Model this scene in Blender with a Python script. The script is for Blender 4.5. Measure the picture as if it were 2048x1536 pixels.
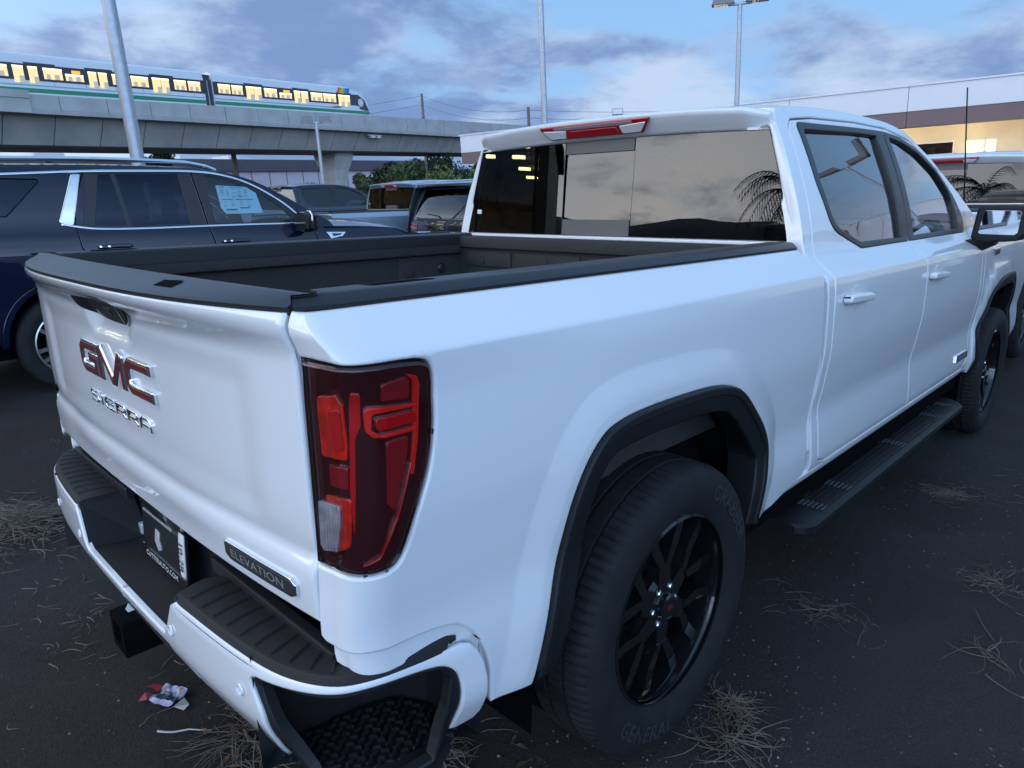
import bpy, bmesh, math, random
import numpy as np
from mathutils import Vector, Matrix
from mathutils.geometry import delaunay_2d_cdt
scene = bpy.context.scene
for o in list(bpy.data.objects): bpy.data.objects.remove(o)
rad = math.radians
# ------------------------------------------------------------------ camera
cam_d = bpy.data.cameras.new('camera'); cam = bpy.data.objects.new('camera', cam_d)
scene.collection.objects.link(cam); scene.camera = cam
cam_d.sensor_width = 36.0; cam_d.lens = 36.0*1395.5/2048; cam_d.clip_start = .05; cam_d.clip_end = 4000
def cam_axes(yaw, pitch, roll):
    f = np.array([math.cos(pitch)*math.cos(yaw), math.cos(pitch)*math.sin(yaw), math.sin(pitch)])
    r = np.cross(f, [0, 0, 1]); r /= np.linalg.norm(r); u = np.cross(r, f)
    return math.cos(roll)*r+math.sin(roll)*u, -math.sin(roll)*r+math.cos(roll)*u, f
_r, _u, _f = cam_axes(rad(44.612), rad(-14.507), rad(-.649))
CAMLOC = Vector((-1.512, -1.859, 1.49))
m = Matrix.Identity(4)
for i in range(3):
    m[i][0], m[i][1], m[i][2], m[i][3] = _r[i], _u[i], -_f[i], CAMLOC[i]
cam.matrix_world = m
# ------------------------------------------------------------------ light and sky
SUN_AZ, SUN_EL = rad(152), rad(4.0)          # dusk: the glow is behind the camera, to the left
SKY_STRENGTH = 0.12; EXPOSURE = 0.9
world = bpy.data.worlds.new('World'); scene.world = world; world.use_nodes = True
def build_world():
    nt = world.node_tree; N = nt.nodes; L = nt.links; N.clear()
    out = N.new('ShaderNodeOutputWorld'); bg = N.new('ShaderNodeBackground'); bg.inputs[1].default_value = SKY_STRENGTH
    sky = N.new('ShaderNodeTexSky'); sky.sky_type = 'NISHITA'; sky.sun_disc = False
    sky.sun_elevation = SUN_EL; sky.sun_rotation = rad(90)-SUN_AZ; sky.air_density = 1.0; sky.dust_density = 1.5; sky.ozone_density = 2.0
    tc = N.new('ShaderNodeTexCoord')
    def math_(op, a, b=None, c=None, clamp=False):
        n = N.new('ShaderNodeMath'); n.operation = op; n.use_clamp = clamp
        for i, v in enumerate((a, b, c)):
            if v is None: continue
            if isinstance(v, (int, float)): n.inputs[i].default_value = v
            else: L.new(v, n.inputs[i])
        return n.outputs[0]
    def sstep(v, a, b):
        n = N.new('ShaderNodeMapRange'); n.interpolation_type = 'SMOOTHSTEP'; n.inputs[1].default_value = a; n.inputs[2].default_value = b
        L.new(v, n.inputs[0]); return n.outputs[0]
    sep = N.new('ShaderNodeSeparateXYZ'); L.new(tc.outputs['Generated'], sep.inputs[0])
    z = math_('MAXIMUM', sep.outputs[2], 0.0)
    den = math_('ADD', z, 0.22)
    cx = math_('DIVIDE', sep.outputs[0], den); cy = math_('DIVIDE', sep.outputs[1], den)
    comb = N.new('ShaderNodeCombineXYZ'); L.new(cx, comb.inputs[0]); L.new(cy, comb.inputs[1]); L.new(math_('MULTIPLY', z, 1.5), comb.inputs[2])
    def noise(scale, detail, rough, off, dist=0.0):
        mp = N.new('ShaderNodeMapping'); mp.inputs['Location'].default_value = off; L.new(comb.outputs[0], mp.inputs[0])
        n = N.new('ShaderNodeTexNoise'); n.inputs['Scale'].default_value = scale; n.inputs['Detail'].default_value = detail
        n.inputs['Roughness'].default_value = rough; n.inputs['Distortion'].default_value = dist
        L.new(mp.outputs[0], n.inputs['Vector']); return n.outputs[0]
    n1 = noise(.95, 8, .56, CLOUD_OFF, .35)
    n2 = noise(2.6, 9, .6, (3.1, 7.7, 1.3), .2)
    n3 = noise(1.5, 6, .55, (11.0, 2.0, 5.0), .3)
    def bank(az, el, wxy, wz):
        c = (math.cos(rad(az))*math.cos(rad(el)), math.sin(rad(az))*math.cos(rad(el)), math.sin(rad(el)))
        s_ = N.new('ShaderNodeVectorMath'); s_.operation = 'SUBTRACT'; L.new(tc.outputs['Generated'], s_.inputs[0]); s_.inputs[1].default_value = c
        m_ = N.new('ShaderNodeVectorMath'); m_.operation = 'MULTIPLY'; L.new(s_.outputs[0], m_.inputs[0]); m_.inputs[1].default_value = (1/wxy, 1/wxy, 1/wz)
        l_ = N.new('ShaderNodeVectorMath'); l_.operation = 'LENGTH'; L.new(m_.outputs[0], l_.inputs[0])
        return math_('SUBTRACT', 1.0, sstep(l_.outputs['Value'], .15, 1.15))
    big = bank(59, 8, .42, .20); right = bank(13, 8.5, .27, .095); heap = bank(32.5, 7.6, .13, .058); gap1 = bank(82, 15, .20, .10); gap2 = bank(34, 14.5, .20, .065)
    cov = math_('ADD', math_('MULTIPLY', n1, .62), math_('MULTIPLY', n2, .38))
    for b_, k_ in ((big, .16), (right, .14), (heap, .13), (gap1, -.16), (gap2, -.18)): cov = math_('ADD', cov, math_('MULTIPLY', b_, k_))
    mask = math_('MULTIPLY', sstep(cov, .47, .60), math_('SUBTRACT', 1.0, math_('MULTIPLY', sstep(z, .25, .75), .75)))
    # how thick (dark) the cloud is
    th = math_('ADD', math_('MULTIPLY', n3, .5), math_('MULTIPLY', n2, .5))
    for b_, k_ in ((big, .09), (right, .05), (heap, -.18)): th = math_('ADD', th, math_('MULTIPLY', b_, k_))
    thick = sstep(th, .40, .62)
    # glow towards the set sun
    sd = Vector((math.cos(SUN_AZ), math.sin(SUN_AZ), .05)).normalized()
    vd = N.new('ShaderNodeVectorMath'); vd.operation = 'DOT_PRODUCT'; L.new(tc.outputs['Generated'], vd.inputs[0]); vd.inputs[1].default_value = sd
    glow = math_('POWER', math_('MAXIMUM', math_('ADD', math_('MULTIPLY', vd.outputs['Value'], .5), .5), 0.0), 6.0)
    def mix(f, a, b, t='MIX'):
        n = N.new('ShaderNodeMix'); n.data_type = 'RGBA'; n.blend_type = t
        if isinstance(f, (int, float)): n.inputs[0].default_value = f
        else: L.new(f, n.inputs[0])
        for i, v in ((6, a), (7, b)):
            if isinstance(v, tuple): n.inputs[i].default_value = (*v, 1)
            else: L.new(v, n.inputs[i])
        return n.outputs[2]
    lit = mix(glow, CLOUD_LIT_FAR, CLOUD_LIT_NEAR)
    drk = mix(glow, CLOUD_DARK_FAR, CLOUD_DARK_NEAR)
    cloud = mix(thick, lit, drk)
    high = sstep(z, .16, .62)
    clear = mix(high, mix(glow, CLEAR_FAR, CLEAR_NEAR), CLEAR_HIGH)
    skyc = mix(.86, sky.outputs[0], clear)
    fin = mix(math_('MULTIPLY', mask, .95), skyc, cloud)
    # heaped cloud standing low over the horizon
    mp = N.new('ShaderNodeMapping'); mp.inputs['Location'].default_value = PUFF_OFF; mp.inputs['Scale'].default_value = (3.4, 3.4, 7.5); L.new(tc.outputs['Generated'], mp.inputs[0])
    pf = N.new('ShaderNodeTexNoise'); pf.inputs['Scale'].default_value = 1.0; pf.inputs['Detail'].default_value = 9; pf.inputs['Roughness'].default_value = .58; pf.inputs['Distortion'].default_value = .25; L.new(mp.outputs[0], pf.inputs['Vector'])
    pm = math_('MULTIPLY', sstep(pf.outputs[0], .50, .63), math_('MULTIPLY', sstep(z, -.02, .05), math_('SUBTRACT', 1.0, sstep(z, .13, .24))))
    fin = mix(math_('MULTIPLY', pm, .35), fin, lit)
    # unseen low sky behind and to the right, brightened to light the truck's side
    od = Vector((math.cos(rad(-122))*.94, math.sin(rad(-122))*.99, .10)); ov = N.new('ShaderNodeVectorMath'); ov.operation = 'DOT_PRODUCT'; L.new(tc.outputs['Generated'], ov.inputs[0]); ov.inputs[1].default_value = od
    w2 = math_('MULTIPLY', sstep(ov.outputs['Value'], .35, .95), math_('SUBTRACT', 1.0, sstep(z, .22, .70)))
    side = mix(math_('MULTIPLY', mask, .45), SIDE_FILL, SIDE_FILL_CLOUD)
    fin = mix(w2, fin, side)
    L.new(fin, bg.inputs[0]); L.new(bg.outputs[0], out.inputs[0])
CLOUD_OFF = (11.62, 3.90, 0.0); PUFF_OFF = (19.31, 18.48, 0.0)
CLOUD_LIT_FAR = (2.5, 3.1, 4.1); CLOUD_LIT_NEAR = (13.5, 14.6, 16.2)
CLOUD_DARK_FAR = (.86, 1.38, 2.65); CLOUD_DARK_NEAR = (4.4, 4.8, 5.8)
CLEAR_FAR = (1.45, 2.7, 4.6); CLEAR_NEAR = (14.5, 16., 18.); CLEAR_HIGH = (1.35, 2.5, 4.3)
SIDE_FILL = (8.4, 12.2, 18.6); SIDE_FILL_CLOUD = (3.4, 4.7, 7.2)
build_world()
sun_d = bpy.data.lights.new('sun', 'SUN'); sun_d.energy = .4; sun_d.angle = rad(40); sun_d.color = (1.0, .86, .74)
sun = bpy.data.objects.new('sun', sun_d); scene.collection.objects.link(sun)
_d = Vector((math.cos(SUN_AZ)*math.cos(rad(48)), math.sin(SUN_AZ)*math.cos(rad(48)), math.sin(rad(48))))
sun.rotation_euler = _d.to_track_quat('Z', 'Y').to_euler()
vs = scene.view_settings; vs.view_transform = 'Standard'; vs.look = 'None'; vs.gamma = 1; vs.use_curve_mapping = False; vs.exposure = EXPOSURE
try:
    scene.cycles.max_bounces = 8; scene.cycles.transparent_max_bounces = 12; scene.cycles.sample_clamp_indirect = 6
except Exception: pass

# ------------------------------------------------------------------ materials
MATS = {}
def mat(name, color, rough=.5, metal=0., coat=0., coatr=.03, spec=.5, var=0., vscale=8., bump=0., bscale=60., emit=None, estr=0., obj=True, stretch=None):
    if name in MATS: return MATS[name]
    mt = bpy.data.materials.new(name); mt.use_nodes = True; nt = mt.node_tree; N = nt.nodes; L = nt.links
    b = N['Principled BSDF']; b.inputs['Base Color'].default_value = (*color, 1); b.inputs['Roughness'].default_value = rough
    b.inputs['Metallic'].default_value = metal; b.inputs['Coat Weight'].default_value = coat; b.inputs['Coat Roughness'].default_value = coatr
    b.inputs['Specular IOR Level'].default_value = spec
    tc = N.new('ShaderNodeTexCoord')
    src = tc.outputs['Object']
    if stretch:
        mp = N.new('ShaderNodeMapping'); mp.inputs['Scale'].default_value = stretch; L.new(src, mp.inputs[0]); src = mp.outputs[0]
    if var > 0:
        n = N.new('ShaderNodeTexNoise'); n.inputs['Scale'].default_value = vscale; n.inputs['Detail'].default_value = 6; n.inputs['Roughness'].default_value = .6; L.new(src, n.inputs['Vector'])
        r = N.new('ShaderNodeValToRGB'); r.color_ramp.elements[0].position = .3; r.color_ramp.elements[1].position = .7
        r.color_ramp.elements[0].color = (*[c*(1-var) for c in color], 1); r.color_ramp.elements[1].color = (*[min(1, c*(1+var)) for c in color], 1)
        L.new(n.outputs[0], r.inputs[0]); L.new(r.outputs[0], b.inputs['Base Color'])
    if bump > 0:
        n2 = N.new('ShaderNodeTexNoise'); n2.inputs['Scale'].default_value = bscale; n2.inputs['Detail'].default_value = 3; L.new(src, n2.inputs['Vector'])
        bp = N.new('ShaderNodeBump'); bp.inputs['Strength'].default_value = bump; bp.inputs['Distance'].default_value = .01; L.new(n2.outputs[0], bp.inputs['Height']); L.new(bp.outputs[0], b.inputs['Normal'])
    if emit: b.inputs['Emission Color'].default_value = (*emit, 1); b.inputs['Emission Strength'].default_value = estr
    MATS[name] = mt; return mt
def glass(name, tint, refl=(1, 1, 1), ior=1.52, rough=0.0):
    mt = bpy.data.materials.new(name); mt.use_nodes = True; nt = mt.node_tree; N = nt.nodes; L = nt.links; N.clear()
    o = N.new('ShaderNodeOutputMaterial'); mx = N.new('ShaderNodeMixShader'); t = N.new('ShaderNodeBsdfTransparent'); g = N.new('ShaderNodeBsdfGlossy')
    t.inputs[0].default_value = (*tint, 1); g.inputs[0].default_value = (*refl, 1); g.inputs['Roughness'].default_value = rough
    fr = N.new('ShaderNodeFresnel'); fr.inputs[0].default_value = ior
    # both faces of the pane reflect
    a = N.new('ShaderNodeMath'); a.operation = 'MULTIPLY'; a.inputs[1].default_value = 1.7; a.use_clamp = True
    L.new(fr.outputs[0], a.inputs[0]); L.new(a.outputs[0], mx.inputs[0]); L.new(t.outputs[0], mx.inputs[1]); L.new(g.outputs[0], mx.inputs[2]); L.new(mx.outputs[0], o.inputs[0])
    MATS[name] = mt; return mt
M = {}
M['white'] = mat('white_paint', (.80, .805, .82), .30, coat=1., coatr=.02, spec=.5)
M['black_plastic'] = mat('black_plastic', (.012, .0125, .014), .5, spec=.35, bump=.12, bscale=900)
M['trim'] = mat('satin_black_trim', (.018, .019, .022), .38)
M['gloss_black'] = mat('gloss_black', (.008, .008, .009), .12, coat=.8)
M['step_plastic'] = mat('textured_step_plastic', (.013, .013, .0145), .58, bump=.35, bscale=700)
M['liner'] = mat('spray_bedliner', (.034, .033, .033), .78, var=.2, vscale=60, bump=.5, bscale=380)
M['chrome'] = mat('chrome', (.82, .83, .85), .07, 1.0)
M['red_emblem'] = mat('red_emblem', (.17, .008, .010), .18, coat=1.)
M['glass_dark'] = glass('privacy_glass', (.07, .075, .08))
M['badge_dark'] = mat('badge_dark', (.045, .05, .05), .35, .3)
M['glass_suv'] = glass('suv_privacy_glass', (.05, .055, .065), (.42, .50, .66))
M['glass_front'] = glass('front_side_glass', (.66, .74, .78))
M['badge_silver'] = mat('badge_silver', (.62, .63, .65), .3, .6)
M['glass_side'] = glass('tinted_side_glass', (.30, .34, .37))
M['frit'] = mat('ceramic_frit', (.10, .095, .095), .35)
M['rubber'] = mat('tyre_rubber', (.017, .017, .018), .75, spec=.28, var=.25, vscale=14, bump=.15, bscale=200)
M['rubber_text'] = mat('tyre_raised_text', (.027, .028, .031), .65)
M['disc'] = mat('brake_steel', (.12, .12, .12), .45, .9)
M['well'] = mat('wheel_well_liner', (.0035, .0035, .004), .95, spec=.05)
M['lens_dark'] = mat('smoked_red_lens', (.050, .004, .007), .10, coat=1., coatr=.01)
M['lens_red'] = mat('red_lens', (.60, .010, .014), .12, coat=1., coatr=.02)
M['lens_bright'] = mat('bright_red_reflector', (.92, .022, .016), .22, coat=1., coatr=.02)
def ribbed(name, color, scale=95., strength=.6, metal=0.):
    mt = mat(name, color, .2, metal, coat=1., coatr=.02); nt = mt.node_tree; N = nt.nodes; L = nt.links; b = N['Principled BSDF']
    tc = N.new('ShaderNodeTexCoord'); w = N.new('ShaderNodeTexWave'); w.bands_direction = 'DIAGONAL'; w.inputs['Scale'].default_value = scale; w.inputs['Distortion'].default_value = .4
    mp = N.new('ShaderNodeMapping'); mp.inputs['Scale'].default_value = (1, 1, .02); L.new(tc.outputs['Object'], mp.inputs[0]); L.new(mp.outputs[0], w.inputs['Vector'])
    bp = N.new('ShaderNodeBump'); bp.inputs['Strength'].default_value = strength; bp.inputs['Distance'].default_value = .002; L.new(w.outputs['Fac'], bp.inputs['Height']); L.new(bp.outputs[0], b.inputs['Normal'])
    n = N.new('ShaderNodeTexNoise'); n.inputs['Scale'].default_value = 28; n.inputs['Detail'].default_value = 2; L.new(tc.outputs['Object'], n.inputs['Vector'])
    r = N.new('ShaderNodeValToRGB'); r.color_ramp.elements[0].position = .36; r.color_ramp.elements[1].position = .62; r.color_ramp.elements[0].color = (*[c*.62 for c in color], 1); r.color_ramp.elements[1].color = (*color, 1)
    L.new(n.outputs[0], r.inputs[0]); L.new(r.outputs[0], b.inputs['Base Color']); return mt
M['lens_ribbed'] = ribbed('ribbed_red_reflector', (.95, .030, .012)); M['lens_rev'] = ribbed('ribbed_clear_reflector', (.85, .85, .90), 120., .8, .3)
M['lens_deep'] = mat('deep_red_lens', (.32, .012, .020), .12, coat=1., coatr=.02)
M['lens_white'] = mat('clear_lens', (.80, .80, .84), .16, .25, coat=1., coatr=.02)
M['plate'] = mat('plate_black', (.012, .012, .014), .35, coat=.4)
M['ink_white'] = mat('printed_white', (.75, .75, .76), .5)
M['ink_grey'] = mat('printed_grey', (.40, .41, .42), .5)
M['ink_black'] = mat('printed_black', (.015, .015, .015), .5)
M['seat'] = mat('seat_fabric', (.035, .034, .034), .8)
M['headliner'] = mat('headliner_grey', (.25, .25, .24), .9)
M['spoiler_grey'] = M['white']

# ------------------------------------------------------------------ objects
def link(o, parent=None):
    scene.collection.objects.link(o)
    if parent is not None: o.parent = parent
    return o
def tag(o, label=None, cat=None, group=None, kind=None):
    if label: o['label'] = label
    if cat: o['category'] = cat
    if group: o['group'] = group
    if kind: o['kind'] = kind
    return o
def empty(name, loc=(0, 0, 0), rot=(0, 0, 0), parent=None):
    o = bpy.data.objects.new(name, None); o.empty_display_size = .2; o.location = loc; o.rotation_euler = rot
    return link(o, parent)
def kids(o): return [c for c in scene.objects if c.parent == o]
def mesh_obj(name, V, F, mt, parent=None, smooth=False, normals=None, mi=None, crease_angle=None):
    me = bpy.data.meshes.new(name)
    me.from_pydata([tuple(map(float, v)) for v in V], [], [tuple(f) for f in F])
    for x in (mt if isinstance(mt, (list, tuple)) else [mt]): me.materials.append(x)
    if mi is not None: me.polygons.foreach_set('material_index', mi)
    if smooth or normals is not None:
        me.polygons.foreach_set('use_smooth', [True]*len(me.polygons))
    me.update()
    if normals is not None:
        me.normals_split_custom_set_from_vertices([tuple(map(float, n)) for n in normals])
    elif smooth and crease_angle:
        me.set_sharp_from_angle(angle=rad(crease_angle))
    return link(bpy.data.objects.new(name, me), parent)
class MB:
    """collects simple shapes into one mesh"""
    def __init__(s): s.V = []; s.F = []; s.I = []
    def add(s, V, F, mi=0):
        b = len(s.V); s.V += [tuple(v) for v in V]; s.F += [tuple(i+b for i in f) for f in F]; s.I += [mi]*len(F); return s
    def box(s, a, b, mi=0, bev=0.):
        (x0, y0, z0), (x1, y1, z1) = a, b
        x0, x1 = min(x0, x1), max(x0, x1); y0, y1 = min(y0, y1), max(y0, y1); z0, z1 = min(z0, z1), max(z0, z1)
        if bev <= 0:
            return s.add([(x0, y0, z0), (x1, y0, z0), (x1, y1, z0), (x0, y1, z0), (x0, y0, z1), (x1, y0, z1), (x1, y1, z1), (x0, y1, z1)],
                         [(0, 3, 2, 1), (4, 5, 6, 7), (0, 1, 5, 4), (1, 2, 6, 5), (2, 3, 7, 6), (3, 0, 4, 7)], mi)
        bm = bmesh.new(); bmesh.ops.create_cube(bm, size=1)
        for v in bm.verts: v.co = Vector(((x0+x1)/2+v.co.x*(x1-x0), (y0+y1)/2+v.co.y*(y1-y0), (z0+z1)/2+v.co.z*(z1-z0)))
        bmesh.ops.bevel(bm, geom=bm.edges[:], offset=bev, segments=2, profile=.5, affect='EDGES')
        bm.verts.index_update(); s.add([v.co[:] for v in bm.verts], [[v.index for v in f.verts] for f in bm.faces], mi); bm.free(); return s
    def prism(s, poly, fn0, fn1, mi=0, caps=True):
        """polygon poly (2D) mapped by fn0 / fn1 to the two ends"""
        n = len(poly); V = [fn0(*p) for p in poly]+[fn1(*p) for p in poly]
        F = [(i, (i+1) % n, n+(i+1) % n, n+i) for i in range(n)]
        if caps: F += [tuple(range(n-1, -1, -1)), tuple(range(n, 2*n))]
        return s.add(V, F, mi)
    def tube(s, pts, r, n=8, mi=0, caps=True, closed=False):
        pts = [Vector(p) for p in pts]; N = len(pts); rr = r if isinstance(r, (list, tuple)) else [r]*N
        V = []; F = []; up = None
        for i, p in enumerate(pts):
            t = (pts[(i+1) % N] if (closed or i < N-1) else pts[i])-(pts[i-1] if (closed or i > 0) else pts[i])
            t.normalize()
            if up is None:
                up = Vector((0, 0, 1)) if abs(t.z) < .9 else Vector((1, 0, 0))
            a = t.cross(up)
            if a.length < 1e-6: a = t.orthogonal()
            a.normalize(); b = a.cross(t); up = b
            for k in range(n):
                w = 2*math.pi*k/n; V.append(p+(a*math.cos(w)+b*math.sin(w))*rr[i])
        for i in range(N if closed else N-1):
            j = (i+1) % N
            for k in range(n): F.append((i*n+k, i*n+(k+1) % n, j*n+(k+1) % n, j*n+k))
        if caps and not closed: F += [tuple(range(n-1, -1, -1)), tuple((N-1)*n+k for k in range(n))]
        return s.add(V, F, mi)
    def lathe(s, prof, n=48, axis='y', c=(0, 0, 0), mi=0, close=False):
        """prof: (radius, height along axis)"""
        V = []; F = []; m_ = len(prof)
        for k in range(n):
            w = 2*math.pi*k/n
            for r, h in prof:
                q = (r*math.cos(w), h, r*math.sin(w)) if axis == 'y' else (r*math.cos(w), r*math.sin(w), h) if axis == 'z' else (h, r*math.cos(w), r*math.sin(w))
                V.append((q[0]+c[0], q[1]+c[1], q[2]+c[2]))
        for k in range(n):
            for j in range(m_ if close else m_-1):
                a = k*m_+j; b = k*m_+(j+1) % m_; d = ((k+1) % n)*m_+j; e = ((k+1) % n)*m_+(j+1) % m_
                F.append((a, d, e, b) if axis == 'y' else (a, b, e, d) if axis == 'x' else (a, d, e, b))
        return s.add(V, F, mi)
    def loft(s, rings, mi=0, closed=True, caps=True):
        n = len(rings[0]); V = [v for r in rings for v in r]; F = []
        for i in range(len(rings)-1):
            for k in range(n if closed else n-1):
                F.append((i*n+k, i*n+(k+1) % n, (i+1)*n+(k+1) % n, (i+1)*n+k))
        if caps and closed: F += [tuple(range(n-1, -1, -1)), tuple((len(rings)-1)*n+k for k in range(n))]
        return s.add(V, F, mi)
    def mirror_y(s):
        V = [(x, -y, z) for x, y, z in s.V]; F = [tuple(reversed(f)) for f in s.F]; t = MB(); t.V = V; t.F = F; t.I = list(s.I); return t
    def build(s, name, mt, parent=None, smooth=False, angle=35, fix=True):
        o = mesh_obj(name, s.V, s.F, mt, parent, mi=s.I if isinstance(mt, (list, tuple)) else None)
        if fix or smooth:
            bm = bmesh.new(); bm.from_mesh(o.data)
            if fix: bmesh.ops.recalc_face_normals(bm, faces=bm.faces[:])
            bm.to_mesh(o.data); bm.free()
        if smooth:
            o.data.polygons.foreach_set('use_smooth', [True]*len(o.data.polygons)); o.data.set_sharp_from_angle(angle=rad(angle))
        return o
def copy_tree(o, parent=None, matmap=None, skip=()):
    c = o.copy(); scene.collection.objects.link(c); c.parent = parent
    if matmap and o.type == 'MESH':
        for i, sl in enumerate(c.material_slots):
            m_ = sl.material
            if m_ and m_.name in matmap:
                sl.link = 'OBJECT'; sl.material = matmap[m_.name]
    for ch in list(o.children):
        if ch.name.split('.')[0] in skip: continue
        copy_tree(ch, c, matmap, skip)
    return c
# 2D outlines -----------------------------------------------------------
def fillet(P, r=.02, n=6):
    """polygon with rounded corners; a point may carry its own radius"""
    out = []; N = len(P)
    for i in range(N):
        p = np.array(P[i][:2], float); ri = P[i][2] if len(P[i]) > 2 else r
        a = np.array(P[i-1][:2], float)-p; b = np.array(P[(i+1) % N][:2], float)-p
        la, lb = np.linalg.norm(a), np.linalg.norm(b)
        if ri <= 0 or la < 1e-6 or lb < 1e-6: out.append(p); continue
        a /= la; b /= lb; ang = math.acos(max(-1, min(1, a@b)))
        if ang > math.pi-.05: out.append(p); continue
        d = min(ri/math.tan(ang/2), la*.48, lb*.48)
        A = p+a*d; B = p+b*d
        for k in range(n+1):
            t = k/n; out.append((1-t)**2*A+2*t*(1-t)*p+t*t*B)
    return np.array(out)
def resample(P, s):
    out = []
    for i in range(len(P)):
        a, b = P[i], P[(i+1) % len(P)]; L = np.linalg.norm(b-a)
        if L < 1e-7: continue
        k = max(1, int(math.ceil(L/s)))
        for j in range(k): out.append(a+(b-a)*j/k)
    return np.array(out)
def area2(P): x, y = P[:, 0], P[:, 1]; return float(np.sum(x*np.roll(y, -1)-np.roll(x, -1)*y))
def inpoly(Q, P):
    x, y = Q[:, 0], Q[:, 1]; c = np.zeros(len(Q), bool); x1, y1 = P[:, 0], P[:, 1]; x2, y2 = np.roll(x1, -1), np.roll(y1, -1)
    for a, b, d, e in zip(x1, y1, x2, y2):
        if b == e: continue
        c ^= ((b > y) != (e > y)) & (x < (d-a)*(y-b)/(e-b)+a)
    return c
def near(Q, loops):
    best = np.full(len(Q), 1e9); D = np.zeros((len(Q), 2))
    for P in loops:
        A = P; B = np.roll(P, -1, 0); AB = B-A; L2 = (AB**2).sum(1)+1e-18
        for a, ab, l in zip(A, AB, L2):
            t = np.clip(((Q-a)@ab)/l, 0, 1); e = a+t[:, None]*ab-Q; d = np.hypot(e[:, 0], e[:, 1]); k = d < best
            best[k] = d[k]; D[k] = e[k]
    return best, D
def insets(P, d):
    s = 1 if area2(P) > 0 else -1
    t = np.roll(P, -1, 0)-np.roll(P, 1, 0); t /= (np.hypot(t[:, 0], t[:, 1])+1e-12)[:, None]
    return P+s*d*np.stack([-t[:, 1], t[:, 0]], 1)
def panel(name, fn, outline, mt, parent, holes=(), res=.05, depth=.014, edge=.005, off=0., mirror=False, sgn=1, bend=1., res_edge=None, vlines=(), xpts=None):
    """sheet-metal panel: a 2D outline (with holes) carried on to the surface fn, edges rolled and turned inward"""
    re_ = res_edge or res*.5
    loops = [resample(np.array(outline, float), re_)]
    if area2(loops[0]) < 0: loops[0] = loops[0][::-1]
    for h in holes:
        q = resample(np.array(h, float), re_)
        if area2(q) > 0: q = q[::-1]
        loops.append(q)
    V = []; E = []; nb = []
    for lp in loops:
        b = len(V); V += [tuple(p) for p in lp]; E += [(b+i, b+(i+1) % len(lp)) for i in range(len(lp))]; nb.append((b, len(lp)))
    inner = []
    for k, lp in enumerate(loops):
        for d in (edge*.35, edge):
            q = insets(lp, d) if k == 0 else insets(lp, -d)
            inner.append((q, d))
    lo = loops[0].min(0); hi = loops[0].max(0)
    nx = max(1, int((hi[0]-lo[0])/res)); ny = max(1, int((hi[1]-lo[1])/res))
    gx, gy = np.meshgrid(np.linspace(lo[0], hi[0], nx+1), np.linspace(lo[1], hi[1], ny+1)); g = np.stack([gx.ravel(), gy.ravel()], 1)
    if len(vlines):
        vx, vy = np.meshgrid(np.linspace(lo[0], hi[0], nx+1), np.array(vlines)); g = np.vstack([g[np.min(np.abs(g[:, 1][:, None]-np.array(vlines)[None]), 1) > .006], np.stack([vx.ravel(), vy.ravel()], 1)])
    if xpts is not None:
        nd, _ = near(g, [xpts]); g = np.vstack([g[nd > .005], xpts])
    pts = [g]; cand = [(g, max(edge*1.6, min(res*.3, .008) if (len(vlines) or xpts is not None) else res*.3))]+[(q, d*.85) for q, d in inner]
    for q, dm in cand:
        k = inpoly(q, loops[0])
        for lp in loops[1:]: k &= ~inpoly(q, lp)
        q = q[k]
        if len(q):
            d, _ = near(q, loops); q = q[d > dm*.72]; V += [tuple(p) for p in q]
    r = delaunay_2d_cdt([Vector(v) for v in V], E, [], 0, 1e-6, True)
    P2 = np.array([tuple(v) for v in r[0]]); T = np.array([f for f in r[2] if len(f) == 3])
    cen = P2[T].mean(1); k = inpoly(cen, loops[0])
    for lp in loops[1:]: k &= ~inpoly(cen, lp)
    T = T[k]
    d, D = near(P2, loops); h = 1e-4
    def ev(p): return np.asarray(fn(p[:, 0], p[:, 1]))
    P = ev(P2); du = (ev(P2+[h, 0])-ev(P2-[h, 0]))/(2*h); dv = (ev(P2+[0, h])-ev(P2-[0, h]))/(2*h)
    n = np.cross(du, dv)*sgn; n /= (np.linalg.norm(n, axis=1)+1e-12)[:, None]
    q = np.clip(1-d/edge, 0, 1)
    # direction towards the border on the surface
    dn = D/(np.hypot(D[:, 0], D[:, 1])+1e-12)[:, None]
    # at the border itself use the loop's outward direction
    lookup = {}
    for lp in loops:
        t = np.roll(lp, -1, 0)-np.roll(lp, 1, 0); t /= (np.hypot(t[:, 0], t[:, 1])+1e-12)[:, None]; o_ = np.stack([t[:, 1], -t[:, 0]], 1)
        for p, w in zip(lp, o_): lookup[(round(p[0], 5), round(p[1], 5))] = w
    for i in np.where(d < 1e-5)[0]:
        w = lookup.get((round(P2[i, 0], 5), round(P2[i, 1], 5)))
        if w is not None: dn[i] = w
    t3 = du*dn[:, :1]+dv*dn[:, 1:]; t3 /= (np.linalg.norm(t3, axis=1)+1e-12)[:, None]
    hh = edge*.9*(1-np.sqrt(np.clip(1-q*q, 0, 1)))*bend
    sn = q*.93*bend; cs = np.sqrt(1-sn*sn)
    NN = n*cs[:, None]+t3*sn[:, None]
    P = P+n*(off-hh)[:, None]
    if sgn < 0: T = T[:, ::-1]
    VV = [P]; NL = [NN]; FF = [tuple(map(int, t)) for t in T]
    # rim
    orig = r[3]; mp = {}
    for i, lst in enumerate(orig):
        for j in lst: mp[j] = i
    base = len(P)
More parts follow.
